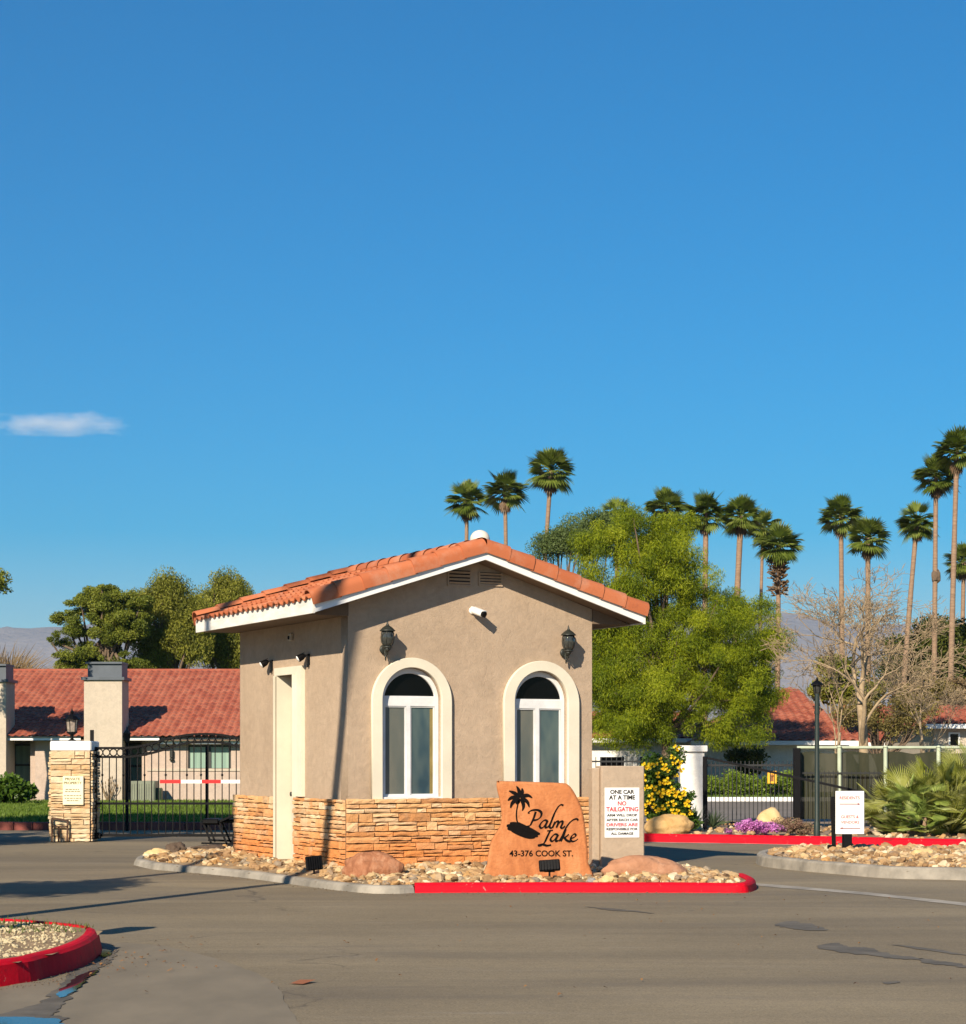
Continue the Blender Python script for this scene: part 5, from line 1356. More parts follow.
# ======================= gate pillar, lantern, plaque =======================
YG=37.0; a=W(51.5,842,YG); b_=W(90,751,YG)
GP=thing('gate_pillar','cream ledgestone gate pillar with white cap at the left end of the gate','gate pillar',(a.x,YG,0))
w_=b_.x-a.x-.06; mb=MB()
veneer(mb,(.03-.04,.03-.04,0),(1,0,0),(0,-1,0),w_+.08,.01,b_.z,31,rowh=(.06,.12),lens=(.15,.5))
veneer(mb,(w_+.03+.04,-.01,0),(0,1,0),(1,0,0),.7,.01,b_.z,32); veneer(mb,(.03-.04,.69,0),(0,-1,0),(-1,0,0),.7,.01,b_.z,33)
mb.build('stone_face',M['ledge_pale'],GP,world=False)
mb=MB(); mb.span((-.008,-.008,0),(w_+.068,.70,b_.z-.01)); mb.build('core',M['mortar'],GP,world=False)
zc=W(0,741,YG).z
mb=MB(); mb.span((-.02,-.04,b_.z),(w_+.09,.74,zc),bev=.02); mb.build('cap',M['white'],GP,world=False)
# lantern on the cap
def post_lantern(loc,s,label,group=None,name='post_lantern'):
    L=thing(name,label,'lantern',loc,.3,group)
    mb=MB(); mb.lathe([(.09*s,0),(.09*s,.02*s),(.035*s,.05*s),(.03*s,.12*s),(.05*s,.14*s),(.12*s,.19*s),(.13*s,.21*s)],(0,0,0),12); mb.build('stem',M['black'],L,world=False)
    mb=MB(); mb.lathe([(.105*s,.21*s),(.13*s,.48*s)],(0,0,0),6,smooth=False); mb.build('lamp_glass',M['clearglass'],L,world=False)
    mb=MB()
    for q in range(6):
        t=math.pi/3*q; mb.tube([(.107*s*math.cos(t),.107*s*math.sin(t),.21*s),(.133*s*math.cos(t),.133*s*math.sin(t),.48*s)],.009*s,5)
    mb.build('cage',M['black'],L,world=False)
    mb=MB(); mb.lathe([(.19*s,.475*s),(.19*s,.495*s),(.12*s,.56*s),(.085*s,.585*s),(.03*s,.60*s),(.035*s,.63*s),(.045*s,.66*s),(.02*s,.69*s),(.006*s,.75*s)],(0,0,0),8,smooth=False); mb.build('lantern_cap',M['black'],L,world=False)
    return L
p=W(72,741,YG+.33); post_lantern((p.x,YG+.33,zc),.80,'black lantern with clear glass on top of the stone gate pillar')
PQ=thing('private_property_plaque','cream plaque reading PRIVATE PROPERTY on the front of the gate pillar','plaque',(a.x,YG-.1,.6))
def q4(x,y): return W(40+x/11.38,760+y/11.38,YG-.1)
p=q4(258,512);q=q4(494,185); mb=MB(); mb.span((p.x,YG-.10,p.z),(q.x,YG-.03,q.z),bev=.008)
mb.build('plate',mat('cream_plaque',(.80,.74,.52),.5,.06),PQ)
L=[]
for s_,x0,x1,y0,y1 in (('PRIVATE',285,455,200,232),('PROPERTY',272,475,245,275)):
    p=q4(x0,y1);q=q4(x1,y0); L.append((s_,p.x,q.x,p.z,q.z))
V,Fc=text_mesh(L,.003,.03); mb=MB(); mb.add([(v[0],v[1]+YG-.1025,v[2]) for v in V],Fc,.5)
rs=random.Random(6)
for y,x0,x1 in ((335,290,450),(358,285,455),(405,275,470),(435,280,470),(462,305,445)):
    x=x0
    while x<x1: 
        l=rs.uniform(14,38); p=q4(x,y+5);q=q4(min(x+l,x1),y-5); mb.span((p.x,YG-.103,p.z),(q.x,YG-.101,q.z)); x+=l+7
mb.build('lettering',mat('olive_lettering',(.22,.19,.10),.6,.05),PQ)
BF=thing('shadow_frame','thin brown frame standing in for a cast shadow against the lower left face of the gate pillar','bracket',(a.x,YG-.12,0))  # added bars that draw a frame-shaped cast shadow on the pillar
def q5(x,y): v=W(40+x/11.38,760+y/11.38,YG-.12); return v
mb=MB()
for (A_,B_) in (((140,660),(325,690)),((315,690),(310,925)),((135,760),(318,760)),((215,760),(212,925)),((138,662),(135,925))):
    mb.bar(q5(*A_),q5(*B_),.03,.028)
mb.build('frame',mat('shadow_brown',(.10,.05,.03),.8,.3,10),BF)

# ======================= iron driveway gate =======================
YT=37.3
GT=thing('driveway_gate','black iron driveway gate with arched top rail and a row of rings','gate',(W(170,0,YT).x,YT,0))
def gx(px): return W(px,0,YT).x
def gz(py): return W(0,py,YT).z
topc=[(94,748),(110,748),(124,748),(136,747),(150,744),(163,740),(178,736.5),(192,734.5),(207,734),(222,735),(236,738),(250,743),(262,748)]
lowc=[(94,757),(110,757),(124,757),(136,756),(150,753.5),(163,750),(172,747),(185,743.5),(200,742),(213,742),(226,743.5),(240,747),(262,754)]
def curve_at(C,px):
    for (a_,b_) in zip(C,C[1:]):
        if a_[0]<=px<=b_[0]: 
            t=(px-a_[0])/(b_[0]-a_[0]); return a_[1]+(b_[1]-a_[1])*t
    return C[-1][1]
zbot=.08
mb=MB()
for C in (topc,lowc):
    P=catmull([Vector((gx(a_),YT,gz(b_))) for a_,b_ in C],4)
    for p,q in zip(P,P[1:]): mb.bar(p,q+(q-p)*.06,.045,.04)
mb.bar((gx(94),YT,gz(803.5)),(gx(262),YT,gz(803.5)),.04,.04); mb.bar((gx(94),YT,zbot+.03),(gx(262),YT,zbot+.03),.045,.05)
mb.bar((gx(95.5),YT,zbot),(gx(95.5),YT,gz(748)),.05,.05); mb.bar((gx(262),YT,zbot),(gx(262),YT,gz(750)),.05,.05)
mb.build('gate_frame',M['black'],GT)
px=102.3; 
while px<260:
    mb=MB(); zt_=gz(curve_at(lowc,px)); mb.bar((gx(px),YT,zbot+.05),(gx(px),YT,zt_),.017,.017)
    if int(px)%3==0: mb.lathe([(.008,-.03),(.024,0),(.008,.03)],(gx(px),YT,gz(775)),8)
    mb.build('picket',M['black'],GT); px+=7.05
px=99.3
while px<258:
    mb=MB(); c=Vector((gx(px),YT,(gz(curve_at(topc,px))+gz(curve_at(lowc,px)))/2)); rr=.062
    P=[c+Vector((rr*math.cos(2*math.pi*q/14),0,rr*math.sin(2*math.pi*q/14))) for q in range(15)]; mb.tube(P,.011,5,cap=False); mb.build('ring',M['black'],GT); px+=7.05
# hinge post by the pillar
p=W(92,842,YT-.05)
PO=thing('gate_post','tall black steel gate post with hinge box between pillar and gate','gate post',(p.x,YT-.05,0))
mb=MB(); mb.bar((p.x,YT-.05,0),(p.x,YT-.05,gz(730)),.06,.06); mb.build('post',M['black'],PO)
mb=MB(); mb.span((p.x-.075,YT-.12,gz(806)),(p.x+.03,YT-.02,gz(788)),bev=.01); mb.span((p.x-.02,YT-.11,.05),(p.x+.16,YT+.0,.16),bev=.01); mb.build('hinge_box',M['black'],PO)
for px,lab,top in ((127,'thin black post with a small lantern behind the left half of the gate',744),(207,'plain thin black post behind the right half of the gate',745)):
    Yq=42.6; p=W(px,818,Yq); o=thing('iron_post',lab,'post',(p.x,Yq,0)); z=W(0,top,Yq).z
    mb=MB(); mb.bar((p.x,Yq,0),(p.x,Yq,z),.06,.06); mb.build('post',M['black'],o)
    if px<150:
        mb=MB(); mb.lathe([(.03,0),(.06,.06),(.07,.2),(.09,.21),(.02,.3),(.01,.36)],(p.x,Yq,z),8); mb.build('lantern',M['bronze'],o)
# red and white barrier arm
YBm=34.5
BA=thing('barrier_arm','red and white striped barrier arm held level in front of the gate','barrier arm',(W(200,0,YBm).x,YBm,0))
for (xa,xb,m_) in ((160,181,'ironred'),(181,202,'ironwht'),(202,221,'ironred'),(221,268,'ironwht')):
    a_=W(xa,783.3,YBm);b_=W(xb,779.8,YBm); mb=MB(); mb.span((a_.x+.001,YBm-.02,a_.z),(b_.x-.001,YBm+.02,b_.z)); mb.build('stripe',M[m_],BA)
p=W(273,0,YBm); mb=MB(); mb.span((p.x-.17,YBm-.2,0),(p.x+.17,YBm+.2,1.2),bev=.03); mb.build('arm_housing',M['ironwht'],BA)
# black folding bench frame beside the gatehouse
YB2=33.0
BE=thing('metal_bench','black metal bench frame with slanted legs beside the rear corner of the gatehouse','bench',(W(220,0,YB2).x,YB2,0))
def b5(x,y,Y=YB2): return W(80+x/5.682,720+y/5.682,Y)
mb=MB()
for (A_,B_,dy) in (((700,585),(745,700),0),((785,585),(835,705),0),((705,590),(800,590),0),((690,700),(870,705),0),((705,690),(865,695),.5),((700,585),(745,700),.5),((785,585),(835,705),.5)):
    a_=b5(*A_);b_=b5(*B_); a_=Vector((a_.x,a_.y+dy,a_.z)); b_=Vector((b_.x,b_.y+dy,b_.z)); mb.bar(a_,b_,.03,.03)
mb.build('legs',M['black'],BE)
mb=MB(); a_=b5(695,585);b_=b5(790,562); mb.span((a_.x,YB2-.05,a_.z-.02),(b_.x,YB2+.55,b_.z),bev=.02); mb.build('seat',M['black'],BE)
mb=MB(); a_=b5(795,585);b_=b5(900,550); mb.span((a_.x,YB2-.05,a_.z),(b_.x,YB2+.55,b_.z-.04),bev=.02); mb.bar(b5(805,572),b5(890,535),.4,.03); mb.build('backrest',M['black'],BE)
EQ=thing('wheeled_stand','small black wheeled stand tucked against the rear corner of the gatehouse','stand',(W(234,0,31.6).x,31.6,0))
a_=W(234.5,848,31.6); mb=MB(); mb.bar((a_.x,31.6,.1),(a_.x+.08,31.6,.62),.10,.12); mb.build('upright',M['black'],EQ)
mb=MB(); mb.lathe([(.09,-.02),(.09,.02)],(a_.x-.02,31.55,.13),14,rot=Matrix.Rotation(math.pi/2,3,'X')); mb.build('wheel',M['black'],EQ)

# ======================= RIGHT SIDE =======================
# white column and low wall
YW=41.6
a_=W(680.5,828,YW);b_=W(704.5,752,YW)
WC=thing('white_column','square white stucco column with a moulded cap behind the yellow flowering shrub','column',(a_.x,YW,.1))
mb=MB(); mb.span((a_.x,YW,0),(b_.x,YW+.5,b_.z),bev=.01); mb.build('shaft',M['white_wall'],WC)
mb=MB(); zz=W(0,745.5,YW).z; mb.span((a_.x-.06,YW-.06,b_.z),(b_.x+.06,YW+.56,zz),bev=.015); mb.build('cap',M['white_wall'],WC)
M['fenceblk']=mat('dull_black_fence_paint',(.025,.026,.026),.5,.2)
def iron_fence(name,label,pxa,pxb,ytop,Y,zb_,step,spear=0,rail2=None,group=None):
    a_=W(pxa,ytop,Y);b_=W(pxb,ytop,Y); o=thing(name,label,'fence',((a_.x+b_.x)/2,Y,0),0,group)
    mb=MB(); mb.bar((a_.x,Y,a_.z-.09),(b_.x,Y,b_.z-.09),.035,.035); mb.bar((a_.x,Y,zb_+.08),(b_.x,Y,zb_+.08),.035,.035)
    if rail2: z=W(0,rail2,Y).z; mb.bar((a_.x,Y,z),(b_.x,Y,z),.03,.03)
    mb.build('rails',M['fenceblk'],o)
    x=a_.x+step/2; n=0
    while x<b_.x and n<100: 
        mb=MB(); mb.bar((x,Y,zb_),(x,Y,a_.z),.016,.016); mb.build('picket',M['fenceblk'],o); x+=step; n+=1
    return o
iron_fence('iron_fence','black iron picket fence left of the white column, behind the beige pillar',588,681,757,YW+.25,.12,.105)
iron_fence('iron_fence','black iron picket fence between the white column and the dark gate post',705,796,761,YW+.25,.12,.085,rail2=765)
a_=W(793.5,830,41.2);b_=W(800.5,748,41.2)
o=thing('screen_fence_gate_post','thick dark green post where the picket fence meets the screened fence','fence post',(a_.x,41.2,0))
mb=MB(); mb.span((a_.x,41.15,0),(b_.x,41.29,b_.z),bev=.01); mb.span((a_.x+.02,41.29,0),(b_.x-.02,41.40,b_.z-.4)); mb.build('post',M['black'],o)
# chain link fence with green windscreen
YC=41.4
CF=thing('screened_fence','chain-link fence with pale green posts and dark green windscreen mesh','fence',(W(880,0,YC).x,YC,0))
M['palegreen']=mat('pale_green_post_paint',(.46,.52,.38),.5,.15)
zt_=W(0,747.5,YC).z
mb=MB(); mb.tube([(W(797,0,YC).x,YC,zt_),(W(1180,0,YC).x,YC,zt_)],.03,8); mb.build('top_rail',M['palegreen'],CF)
for px in (839,885,938,995,1055,1115,1175):
    x=W(px,0,YC).x; mb=MB(); mb.tube([(x,YC-.05,.05),(x,YC-.05,zt_)],.042,10); mb.lathe([(.055,0),(.04,.03),(.005,.045)],(x,YC-.05,zt_),10); mb.build('post',M['palegreen'],CF)
m,nt,b=nodes('windscreen_mesh'); b.inputs['Roughness'].default_value=.9; b.inputs['Specular IOR Level'].default_value=.1
c=mixc(nt,(.022,.027,.015),(.055,.055,.036),ramp(nt,rnoise(nt,.9,4,.6,stretch=(3,1,.6)),[(.3,(0,0,0)),(.7,(1,1,1))])); nt.links.new(c,b.inputs['Base Color'])
tr=N(nt,'ShaderNodeBsdfTransparent'); mx=N(nt,'ShaderNodeMixShader'); mx.inputs[0].default_value=.965; nt.links.new(tr.outputs[0],mx.inputs[1]); nt.links.new(b.outputs[0],mx.inputs[2]); nt.links.new(mx.outputs[0],nt.nodes['Material Output'].inputs['Surface'])
mb=MB(); xs=[W(801,0,YC).x+i*.25 for i in range(34)]; z0s,z1s=.28,zt_-.10
vs=[];
for i,x in enumerate(xs):
    for j in range(9):
        zz=z0s+(z1s-z0s)*j/8+(.03*math.sin(i*1.9) if j==8 else 0); vs.append((x,YC+.04+.02*math.sin(i*.9+j*.6),zz))
mb.add(vs,[(i*9+j,(i+1)*9+j,(i+1)*9+j+1,i*9+j+1) for i in range(len(xs)-1) for j in range(8)],.5,True)
sc_=mb.build('windscreen',m,CF)
mb=MB()
for x in [xs[0]+i*.09 for i in range(92)]: mb.bar((x,YC-.10,.1),(x,YC-.10,1.25),.012,.012)
mb.bar((xs[0],YC-.10,1.2),(xs[0]+8.2,YC-.10,1.2),.03,.03)
o=thing('low_iron_fence','low black picket fence standing in front of the green windscreen','fence',(W(880,0,YC-.1).x,YC-.1,0)); pk=mb.build('pickets',M['fenceblk'],o)
# lamp post
YL=36.4; p=W(817,835,YL)
LP=thing('lamp_post','slim dark green lamp post with a small black lantern behind the far red kerb','lamp post',(p.x,YL,.12))
zt2=W(0,694,YL).z
mb=MB(); mb.tube([(p.x,YL,.1),(p.x,YL,.35),(p.x,YL,.40),(p.x,YL,zt2)],[.06,.055,.042,.040],10); mb.tube([(p.x,YL,zt2-.35),(p.x,YL,zt2-.3)],.05,10); mb.build('post',mat('dark_green_post_paint',(.022,.035,.03),.45,.15),LP)
mb=MB(); mb.lathe([(.04,0),(.055,.03),(.075,.16)],(p.x,YL,zt2),6,smooth=False); mb.build('lamp_glass',M['lampglass'],LP)
mb=MB()
for q in range(6):
    t=math.pi/3*q; mb.tube([(p.x+.056*math.cos(t),YL+.056*math.sin(t),zt2+.02),(p.x+.078*math.cos(t),YL+.078*math.sin(t),zt2+.16)],.006,4)
mb.lathe([(.115,.155),(.115,.168),(.06,.215),(.02,.24),(.022,.255),(.005,.30)],(p.x,YL,zt2),8,smooth=False); mb.build('lantern_cap',M['black'],LP)
# long black barrier arm across the right lanes
BB=thing('barrier_arm','long black barrier arm sloping down to the right in front of the picket fence','barrier arm',(W(700,0,40).x,40,0))
a_=W(706,757.5,40);b_=W(884,797,38.6)
mb=MB(); mb.bar(a_,b_,.035,.045); mb.build('arm',M['black'],BB)
mb=MB(); mb.span((a_.x-.06,39.97,.1),(a_.x+.02,40.05,a_.z+.02),bev=.01); mb.build('pivot_post',M['black'],BB)
# yellow flowering shrub
YF=38.6
FS=thing('yellow_flower_shrub','tall dark green shrub covered in yellow trumpet flowers beside the white column','shrub',(W(668,0,YF).x,YF,.12))
fe=[E(665,800,YF,26,28),E(660,770,YF,20,20),E(675,815,YF,22,18),E(674,757,YF,8,13),E(650,800,YF,16,30),E(645,775,YF,10,14)]
cl=crown_clumps(fe,120,.10,.19,61); leafcloud('foliage',leafmat('glossy_green_leaves',[(.03,.06,.012),(.06,.12,.015),(.12,.20,.03)],.3,.35),FS,cl,150,.075,61,.45)
mb=MB(); c=W(668,830,YF)
rs=random.Random(9)
for q in range(10): t=rs.choice(cl); mb.tube([(c.x+rs.uniform(-.1,.1),YF,.1),Vector(t[:3])],[.02,.008],5)
mb.build('stems',M['bark'],FS)
YEL=leafmat('yellow_petals',[(.80,.48,.01),(.85,.62,.02),(.85,.72,.05)],.3)
fl=MB(); rs=random.Random(5)
for q in range(7):
    o_=Vector((rs.uniform(-.07,.07),rs.uniform(-.05,.0),rs.uniform(-.05,.05))); nrm=Vector((rs.uniform(-.5,.5),-1,rs.uniform(-.2,.6))).normalized(); u=nrm.orthogonal().normalized(); v_=nrm.cross(u); r=rs.uniform(.022,.034); t0=rs.random()
    pts=[o_]+[o_+(u*math.cos(a)+v_*math.sin(a))*r*(1 if i%2 else .72)+nrm*.015 for i,a in enumerate([2*math.pi*k_/10 for k_ in range(10)])]
    fl.add(pts,[(0,1+k_,1+(k_+1)%10) for k_ in range(10)],t0)
fo=fl.build('flower',YEL,None,origin=(0,0,0)); fme=fo.data; bpy.data.objects.remove(fo)
spots=[(672,745),(676,748),(668,751),(673,757),(679,762),(684,765),(690,771),(655,764),(661,760),(674,763),(664,767),(680,769),(650,766),(688,776),(676,776),(662,783),(668,781),(645,766),(684,790),(671,790),(665,791),(676,794),(682,796),(669,793),(660,794),(687,803),(675,793),(654,806),(657,810),(661,809),(668,804),(673,803),(686,802),(672,812),(677,812),(682,817),(684,816),(649,820),(652,829),(656,824),(647,804),(646,788),(653,788),(658,775),(644,778),(690,812),(663,820),(645,812),(667,770),(652,797)]
for i,(fx,fy) in enumerate(spots):
    # sit the cluster on the outer face of the bush
    best=YF-.45; v=W(fx,fy,YF); yy=YF+.5
    for c_ in cl:
        if math.hypot(v.x-c_[0],v.z-c_[2])<.16: yy=min(yy,c_[1]-c_[4]*.9)
    if yy>YF+.4: continue
    o=bpy.data.objects.new('flower',fme); COL.objects.link(o); o.parent=FS; p=W(fx,fy,yy); o.location=Vector(p)-FS.location; s=rs.uniform(.6,1.05); o.scale=(s,s,s); o.rotation_euler=(0,rs.uniform(0,6),0)
# spiky grey-green plant beside it, small shrubs, purple ground cover
def spiky(name,label,px,py,Y,n,L,wd,lm,cat,seed,zb_=.15,up=.4,group=None):
    rs=random.Random(seed); p=W(px,py,Y); o=thing(name,label,cat,(p.x,Y,zb_),0,group); mb=MB()
    for q in range(n):
        az=rs.uniform(0,6.28); el=rs.uniform(up,1.45); d=Vector((math.cos(az)*math.cos(el),math.sin(az)*math.cos(el),math.sin(el))); l=L*rs.uniform(.6,1.1)
        s=Vector((p.x,Y,zb_)); side=d.cross(Vector((0,0,1))).normalized()*wd*.5; mid=s+d*l*.5; e=s+d*l-Vector((0,0,l*.12*rs.random()))
        mb.add([s-side*.6,s+side*.6,mid+side,e,mid-side],[(0,1,2,3,4)])
    mb.build('leaves',lm,o); return o
GREY=leafmat('blue_grey_blades',[(.12,.16,.11),(.20,.25,.18),(.30,.34,.26)],.2)
spiky('agave','blue-grey spiky plant between the flowering shrub and the white column',693,828,39.4,60,.52,.035,GREY,'plant',3)
spiky('agave','low dark grass-like plant at the foot of the picket fence right of the white column',713,826,40.2,90,.42,.02,leafmat('dull_green_blades',[(.05,.08,.04),(.10,.14,.07)],.2),'plant',4)
spiky('ornamental_grass','pale olive grass clump left of the fan palm bush behind the red kerb',889,834,37.2,260,.55,.014,leafmat('olive_grass_blades',[(.18,.19,.07),(.28,.29,.12),(.36,.36,.18)],.25),'grass clump',5,up=.3)
YPu=37.2
e_=[E(740,829,YPu,9,6),E(757,827,YPu,18,8),E(772,829,YPu,14,6),E(730,832,YPu,7,3)]
PU=thing('purple_flowers',None,None); bpy.data.objects.remove(PU)
o=leafcloud('purple_flowers',leafmat('purple_petals',[(.20,.22,.10),(.55,.16,.50),(.72,.28,.70),(.85,.5,.85)],.4),None,crown_clumps(e_,60,.05,.09,71),80,.035,71,.8); tag(o,'low mound of purple flowers in front of the golden boulder',kind='stuff')
o=leafcloud('heath_cover',leafmat('reddish_heath',[(.16,.09,.07),(.26,.16,.11),(.22,.22,.10)],.2),None,crown_clumps([E(790,826,37.4,16,9),E(803,829,37.4,12,7)],50,.06,.11,72),90,.045,72,.4); tag(o,'brownish red low heath plant left of the lamp post',kind='stuff')
# fan palm bush
def fan_bush(label,px,py,Y,n,size,seed,spread,mat_=FANB):
    rs=random.Random(seed); p=W(px,py,Y); o=thing('fan_palm_bush',label,'palm bush',(p.x,Y,.15),0,'silvery fan palm bushes behind the red kerb'); mb=MB(); st=MB()
    for q in range(int(n*1.4)):
        az=rs.uniform(0,6.28); el=math.asin(rs.uniform(-.25,.98)); d=Vector((math.cos(az)*math.cos(el),math.sin(az)*math.cos(el)*.8,math.sin(el)))
        org=Vector((p.x+rs.uniform(-1,1)*spread,Y+rs.uniform(-.4,.4),.2+rs.uniform(0,.6)))
        frond(mb,org,d,size*rs.uniform(.3,.6),size*rs.uniform(.42,.62),24,R(68),size*.021,.06,rs,.006,split=.35)
    for q in range(7): x=p.x+rs.uniform(-1,1)*spread*.7; st.tube([(x,Y+.15,.1),(x+rs.uniform(-.1,.1),Y+.2,.5)],[.06,.04],7)
    mb.build('fronds',mat_,o); st.build('stems',M['palmbark'],o); return o
fan_bush('big silvery green fan palm bush in front of the windscreen at the right edge',935,830,37.2,105,.92,6,.75)
fan_bush('tall pale fan palm bush cut off by the right edge',985,830,38.2,70,1.15,8,.6)
fan_bush('low bright green fan palm bush at the kerb in the right corner',918,834,36.4,30,.55,10,.2,leafmat('fresh_fan_blades',[(.13,.20,.04),(.25,.32,.06),(.42,.46,.18)],.25,.45))
spiky('spiky_yucca','pale upright spiky yucca among the fan palm bushes at the right edge',950,832,37.0,230,1.15,.035,FANB,'plant',16,up=.25)
spiky('spiky_yucca','smaller green spiky yucca left of the big fan palm bush',906,833,36.9,170,.85,.03,leafmat('yucca_blades',[(.08,.12,.02),(.18,.22,.04),(.32,.34,.10)],.25),'plant',17,up=.15)
# beyond the fence: hedge, small trees, yellow sign, white house
hd=thing('hedge','clipped green hedge in front of the white house beyond the road','hedge',(W(760,0,74).x,74,.1))
cl=[]
rs=random.Random(12)
for q in range(170):
    px=rs.uniform(700,800); top=779-4*math.sin(px*.13)-3*math.sin(px*.31+1); py=rs.uniform(top+2,789); v=W(px,py,74+rs.uniform(-.5,.5)); cl.append((v.x,v.y,max(v.z,.2),.34,.3,.28))
leafcloud('foliage',leafmat('hedge_foliage',[(.08,.13,.012),(.16,.24,.02),(.26,.34,.05)],.3),hd,cl,120,.10,81,.5)
mb=MB()
for q in range(12): x=W(704+q*8,0,74).x; mb.tube([(x,74,.1),(x,74,.6)],.04,5)
mb.build('stems',M['bark'],hd)
tree('garden_tree','small dark round tree in front of the white wall beyond the fence',(W(748,0,78).x,78,0),1.2,.07,[E(750,762,78,15,13),E(738,757,78,10,8)],40,140,.14,82,DARKG,rmin=.25,rmax=.4,n=12)
YS2=72.6
ys=thing('yellow_yard_sign','small yellow sign on a stake on the lawn beyond the fence','sign',(W(772,0,YS2).x,YS2,.1))
a_=W(767.5,783.5,YS2);b_=W(776.5,771,YS2)
mb=MB(); mb.span((a_.x,YS2-.02,a_.z),(b_.x,YS2,b_.z),bev=.008); mb.build('sign_panel',mat('yellow_sign_paint',(.85,.42,.03),.5,.04),ys)
mb=MB(); cx=(a_.x+b_.x)/2; mb.bar((cx,YS2+.02,.1),(cx,YS2+.02,b_.z-.05),.03,.03); mb.build('stake',M['black'],ys)
mb=MB(); zc_=(a_.z+b_.z)/2; mb.lathe([(.06,0),(.06,.006)],(cx,YS2-.022,zc_+.05),12,rot=Matrix.Rotation(math.pi/2,3,'X')); mb.span((cx-.05,YS2-.028,zc_-.14),(cx+.05,YS2-.022,zc_)); mb.build('pictogram',mat('brown_pictogram',(.25,.10,.03),.6,.05),ys)
# white house with red roof
def far_house(label,pxa,pxb,Y,eave,ridge_py,ridge_run,base,mats,openings=(),name='white_house',hipl=0,hipr=0):
    a_=W(pxa,eave,Y);b_=W(pxb,eave,Y); o=thing(name,label,'house',((a_.x+b_.x)/2,Y,.1)); ze_=a_.z
    mb=MB(); mb.span((a_.x,Y,base),(b_.x,Y+.25,ze_)); mb.span((a_.x,Y+.25,base),(a_.x+.25,Y+9,ze_)); mb.span((b_.x-.25,Y+.25,base),(b_.x,Y+9,ze_)); mb.build('wall',mats,o)
    rz_=CH+(HZ-ridge_py)/F*(Y+ridge_run); up=Vector((0,ridge_run+.5,rz_-ze_-.1)); L_=up.length
    rf=MB(); roof_sheet(rf,(a_.x-.4,Y-.5,ze_+.1),(1,0,0),up,b_.x-a_.x+.8,L_,.33,.42,.06,4,.03,random.Random(int(pxa)),.004)
    if hipl or hipr:   # hipped ends: drop the tiles beyond the hip lines
        V=rf.v; keep=[]
        for i,f in enumerate(rf.f):
            c=sum((Vector(V[q]) for q in f),Vector())/len(f); t=(c.y-(Y-.5))/(ridge_run+.5)
            if c.x>=a_.x-.4+hipl*t and c.x<=b_.x+.4-hipr*t: keep.append(i)
        rf.f=[rf.f[i] for i in keep]; rf.t=[rf.t[i] for i in keep]; rf.sm=[rf.sm[i] for i in keep]
    rf.build('roof',M['tile_far'],o)
    yr=Y+ridge_run; mb=MB(); x0_=a_.x-.4;x1_=b_.x+.4; zz=ze_+.06
    vs=[(x0_,Y-.48,zz),(x1_,Y-.48,zz),(x1_-hipr,yr,rz_-.05),(x0_+hipl,yr,rz_-.05),(x1_,yr+ridge_run,zz),(x0_,yr+ridge_run,zz)]
    mb.add(vs,[(0,1,2,3),(3,2,4,5),(1,4,2),(0,3,5)]); mb.build('roof_deck',M['tile_far'],o)
    mb=MB(); mb.span((x0_,Y-.54,ze_-.06),(x1_,Y-.49,ze_+.1)); mb.build('fascia',M['white'],o)
    for (p0,p1,t0,t1,kind) in openings:
        w=thing('window' if kind=='w' else 'garage_door',None,None); w.parent=o; q0=W(p0,t1,Y-.01);q1=W(p1,t0,Y-.01)
        mb=MB(); mb.span((q0.x,Y-.03,q0.z),(q1.x,Y-.002,q1.z)); mb.build('pane' if kind=='w' else 'panel',M['darkpane'] if kind=='w' else M['white'],w)
        mb=MB()
        for s in (((q0.x-.06,q0.z),(q0.x,q1.z)),((q1.x,q0.z),(q1.x+.06,q1.z)),((q0.x-.06,q1.z),(q1.x+.06,q1.z+.06))): mb.span((s[0][0],Y-.05,s[0][1]),(s[1][0],Y-.002,s[1][1]))
        mb.build('frame',M['white'],w)
    return o
far_house('white-walled house with broad red roof between the yellow-green tree and bare tree',700,846,80,743.5,688,9,.1,M['white_wall'],[(735,748,752,770,'w')],hipl=5.0,hipr=1.0)
far_house('low white house seen through the fence left of the white column',560,702,82,741,712,7,.1,M['white_wall'],[(600,624,757,771,'w'),(640,650,757,771,'w')])
far_house('pale house with red roof partly hidden by the bare trees at the right',846,925,84,745,706,8,.1,M['white_wall'],[(880,892,752,762,'w')],hipl=1.5)
far_house('cream house with a small hipped red roof at the right edge',934,1010,74,727,706,3.5,.1,M['stucco_pale'],[(950,958,734,745,'w')],hipl=1.2,hipr=1.2)
# planted trees behind to close the skyline gaps
for i,(px,Y,rx,lab) in enumerate(((300,130,60,'distant tree mass hidden behind the gatehouse, left one'),(500,130,80,'distant tree mass hidden behind the gatehouse, right one'))): pass

# ======================= CLOUD, HAZE, LIGHT, CAMERA =======================
c=W(45,425,3600); k=3600/F
mb=MB(); mb.rock(tuple(c),(100*k,60,15*k),3,4,.25)
cm_,nt,b=nodes('cloud_vapour'); nt.nodes.remove(b)
pv=N(nt,'ShaderNodeVolumePrincipled'); pv.inputs['Color'].default_value=(1,1,1,1); pv.inputs['Anisotropy'].default_value=-.1
tc=N(nt,'ShaderNodeTexCoord'); mp=N(nt,'ShaderNodeMapping'); nt.links.new(tc.outputs['Generated'],mp.inputs[0]); mp.inputs['Scale'].default_value=(4.6,1.2,2.4); mp.inputs['Rotation'].default_value=(0,R(-10),0)
nz=N(nt,'ShaderNodeTexNoise'); nz.inputs['Scale'].default_value=1.3; nz.inputs['Detail'].default_value=7; nz.inputs['Roughness'].default_value=.62; nt.links.new(mp.outputs[0],nz.inputs['Vector'])
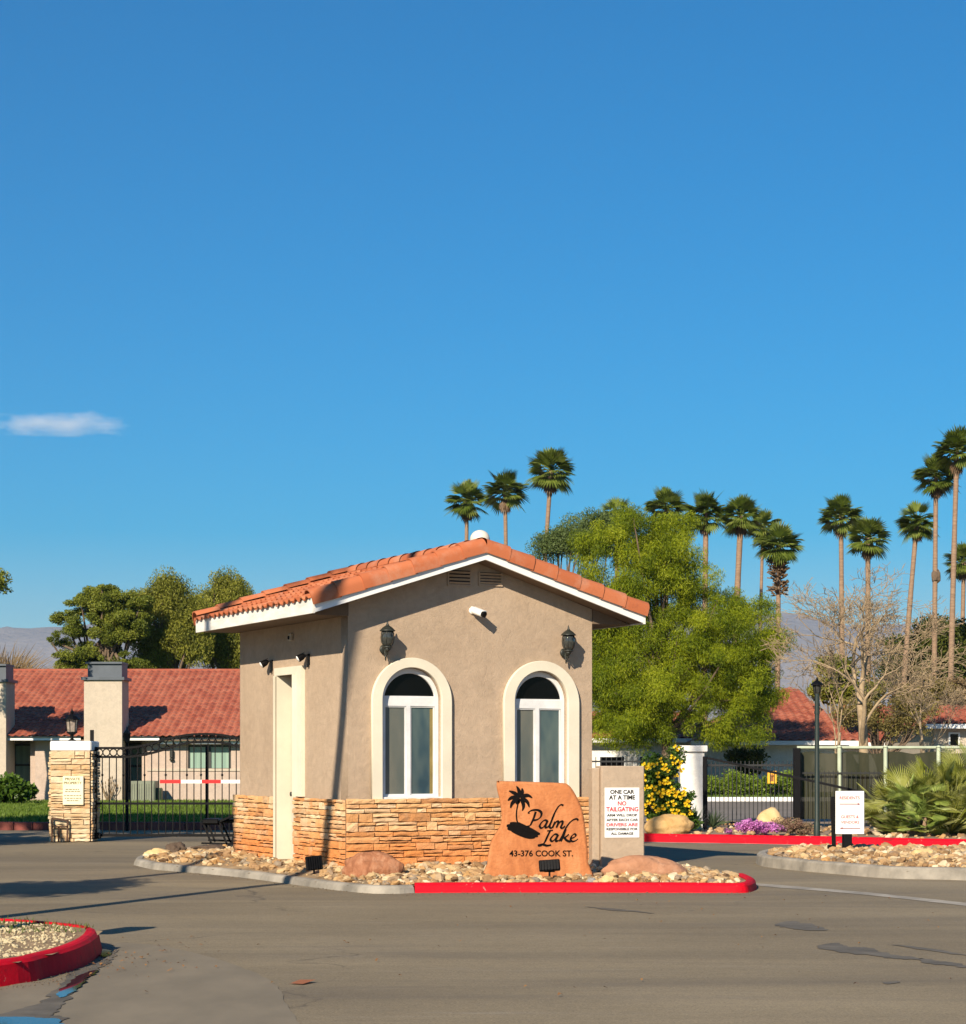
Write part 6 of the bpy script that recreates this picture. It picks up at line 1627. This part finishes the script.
gr=N(nt,'ShaderNodeTexGradient',gradient_type='SPHERICAL'); mp2=N(nt,'ShaderNodeMapping'); nt.links.new(tc.outputs['Generated'],mp2.inputs[0]); mp2.inputs['Location'].default_value=(-1.08,-1.08,-1.08); mp2.inputs['Scale'].default_value=(2.16,2.16,2.16); nt.links.new(mp2.outputs[0],gr.inputs[0])
ad=N(nt,'ShaderNodeMath',operation='MULTIPLY_ADD'); nt.links.new(gr.outputs['Fac'],ad.inputs[0]); ad.inputs[1].default_value=.55; nt.links.new(nz.outputs['Fac'],ad.inputs[2])
r_=N(nt,'ShaderNodeMapRange'); nt.links.new(ad.outputs[0],r_.inputs[0]); r_.inputs[1].default_value=.60; r_.inputs[2].default_value=1.02; r_.inputs[3].default_value=0; r_.inputs[4].default_value=.015
nt.links.new(r_.outputs[0],pv.inputs['Density']); nt.links.new(pv.outputs[0],nt.nodes['Material Output'].inputs['Volume'])
o=mb.build('cloud',cm_,None,origin=tuple(c)); tag(o,'one small wispy white cloud low in the blue sky at left',kind='structure')

hz,nt,b=nodes('desert_haze'); nt.nodes.remove(b); pv=N(nt,'ShaderNodeVolumePrincipled'); pv.inputs['Color'].default_value=(.58,.77,1,1); pv.inputs['Density'].default_value=HAZE_D; pv.inputs['Anisotropy'].default_value=.2
nt.links.new(pv.outputs[0],nt.nodes['Material Output'].inputs['Volume'])
mb=MB(); mb.span((-4000,-1500,-25),(4000,9000,660)); 
ho=mb.build('haze',hz,None); tag(ho,kind='stuff')

sd_=Vector((.38,.925,0)).normalized()*math.cos(R(SUN_EL)); sd_.z=-math.sin(R(SUN_EL))
ln=bpy.data.lights.new('sun','SUN'); ln.energy=SUN_E; ln.angle=R(.5); ln.color=(1,.86,.67)
lo=bpy.data.objects.new('sun',ln); COL.objects.link(lo); lo.rotation_euler=sd_.to_track_quat('-Z','Y').to_euler()
w=bpy.data.worlds.new('World'); SC.world=w; w.use_nodes=True; nt=w.node_tree
sky=nt.nodes.new('ShaderNodeTexSky'); sky.sky_type='NISHITA'; sky.sun_disc=False; sky.sun_elevation=R(SUN_EL); sky.sun_rotation=math.atan2(-sd_.x,-sd_.y)
sky.altitude=2000; sky.air_density=SKY_AIR; sky.dust_density=SKY_DUST; sky.ozone_density=SKY_OZ
bg=nt.nodes['Background']; bg.inputs['Strength'].default_value=SKY_S; hs=nt.nodes.new('ShaderNodeHueSaturation'); hs.inputs['Saturation'].default_value=SKY_SAT; hs.inputs['Hue'].default_value=SKY_HUE; nt.links.new(sky.outputs[0],hs.inputs['Color']); nt.links.new(hs.outputs[0],bg.inputs['Color'])
cd=bpy.data.cameras.new('camera'); co=bpy.data.objects.new('camera',cd); COL.objects.link(co); SC.camera=co
co.location=(0,0,CH); co.rotation_euler=(R(90),0,0); cd.sensor_fit='HORIZONTAL'; cd.sensor_width=36; cd.lens=F/966*36; cd.shift_y=(HZ-512)/966
cd.clip_start=.1; cd.clip_end=30000
SC.view_settings.view_transform='Standard'; SC.view_settings.look='None'; SC.view_settings.gamma=1; SC.view_settings.exposure=EXPO
SC.render.film_transparent=False
SC.cycles.use_denoising=True; SC.cycles.max_bounces=8; SC.cycles.transparent_max_bounces=16; SC.cycles.volume_bounces=1
SC.cycles.volume_step_rate=1; SC.cycles.volume_max_steps=64; SC.cycles.use_adaptive_sampling=True
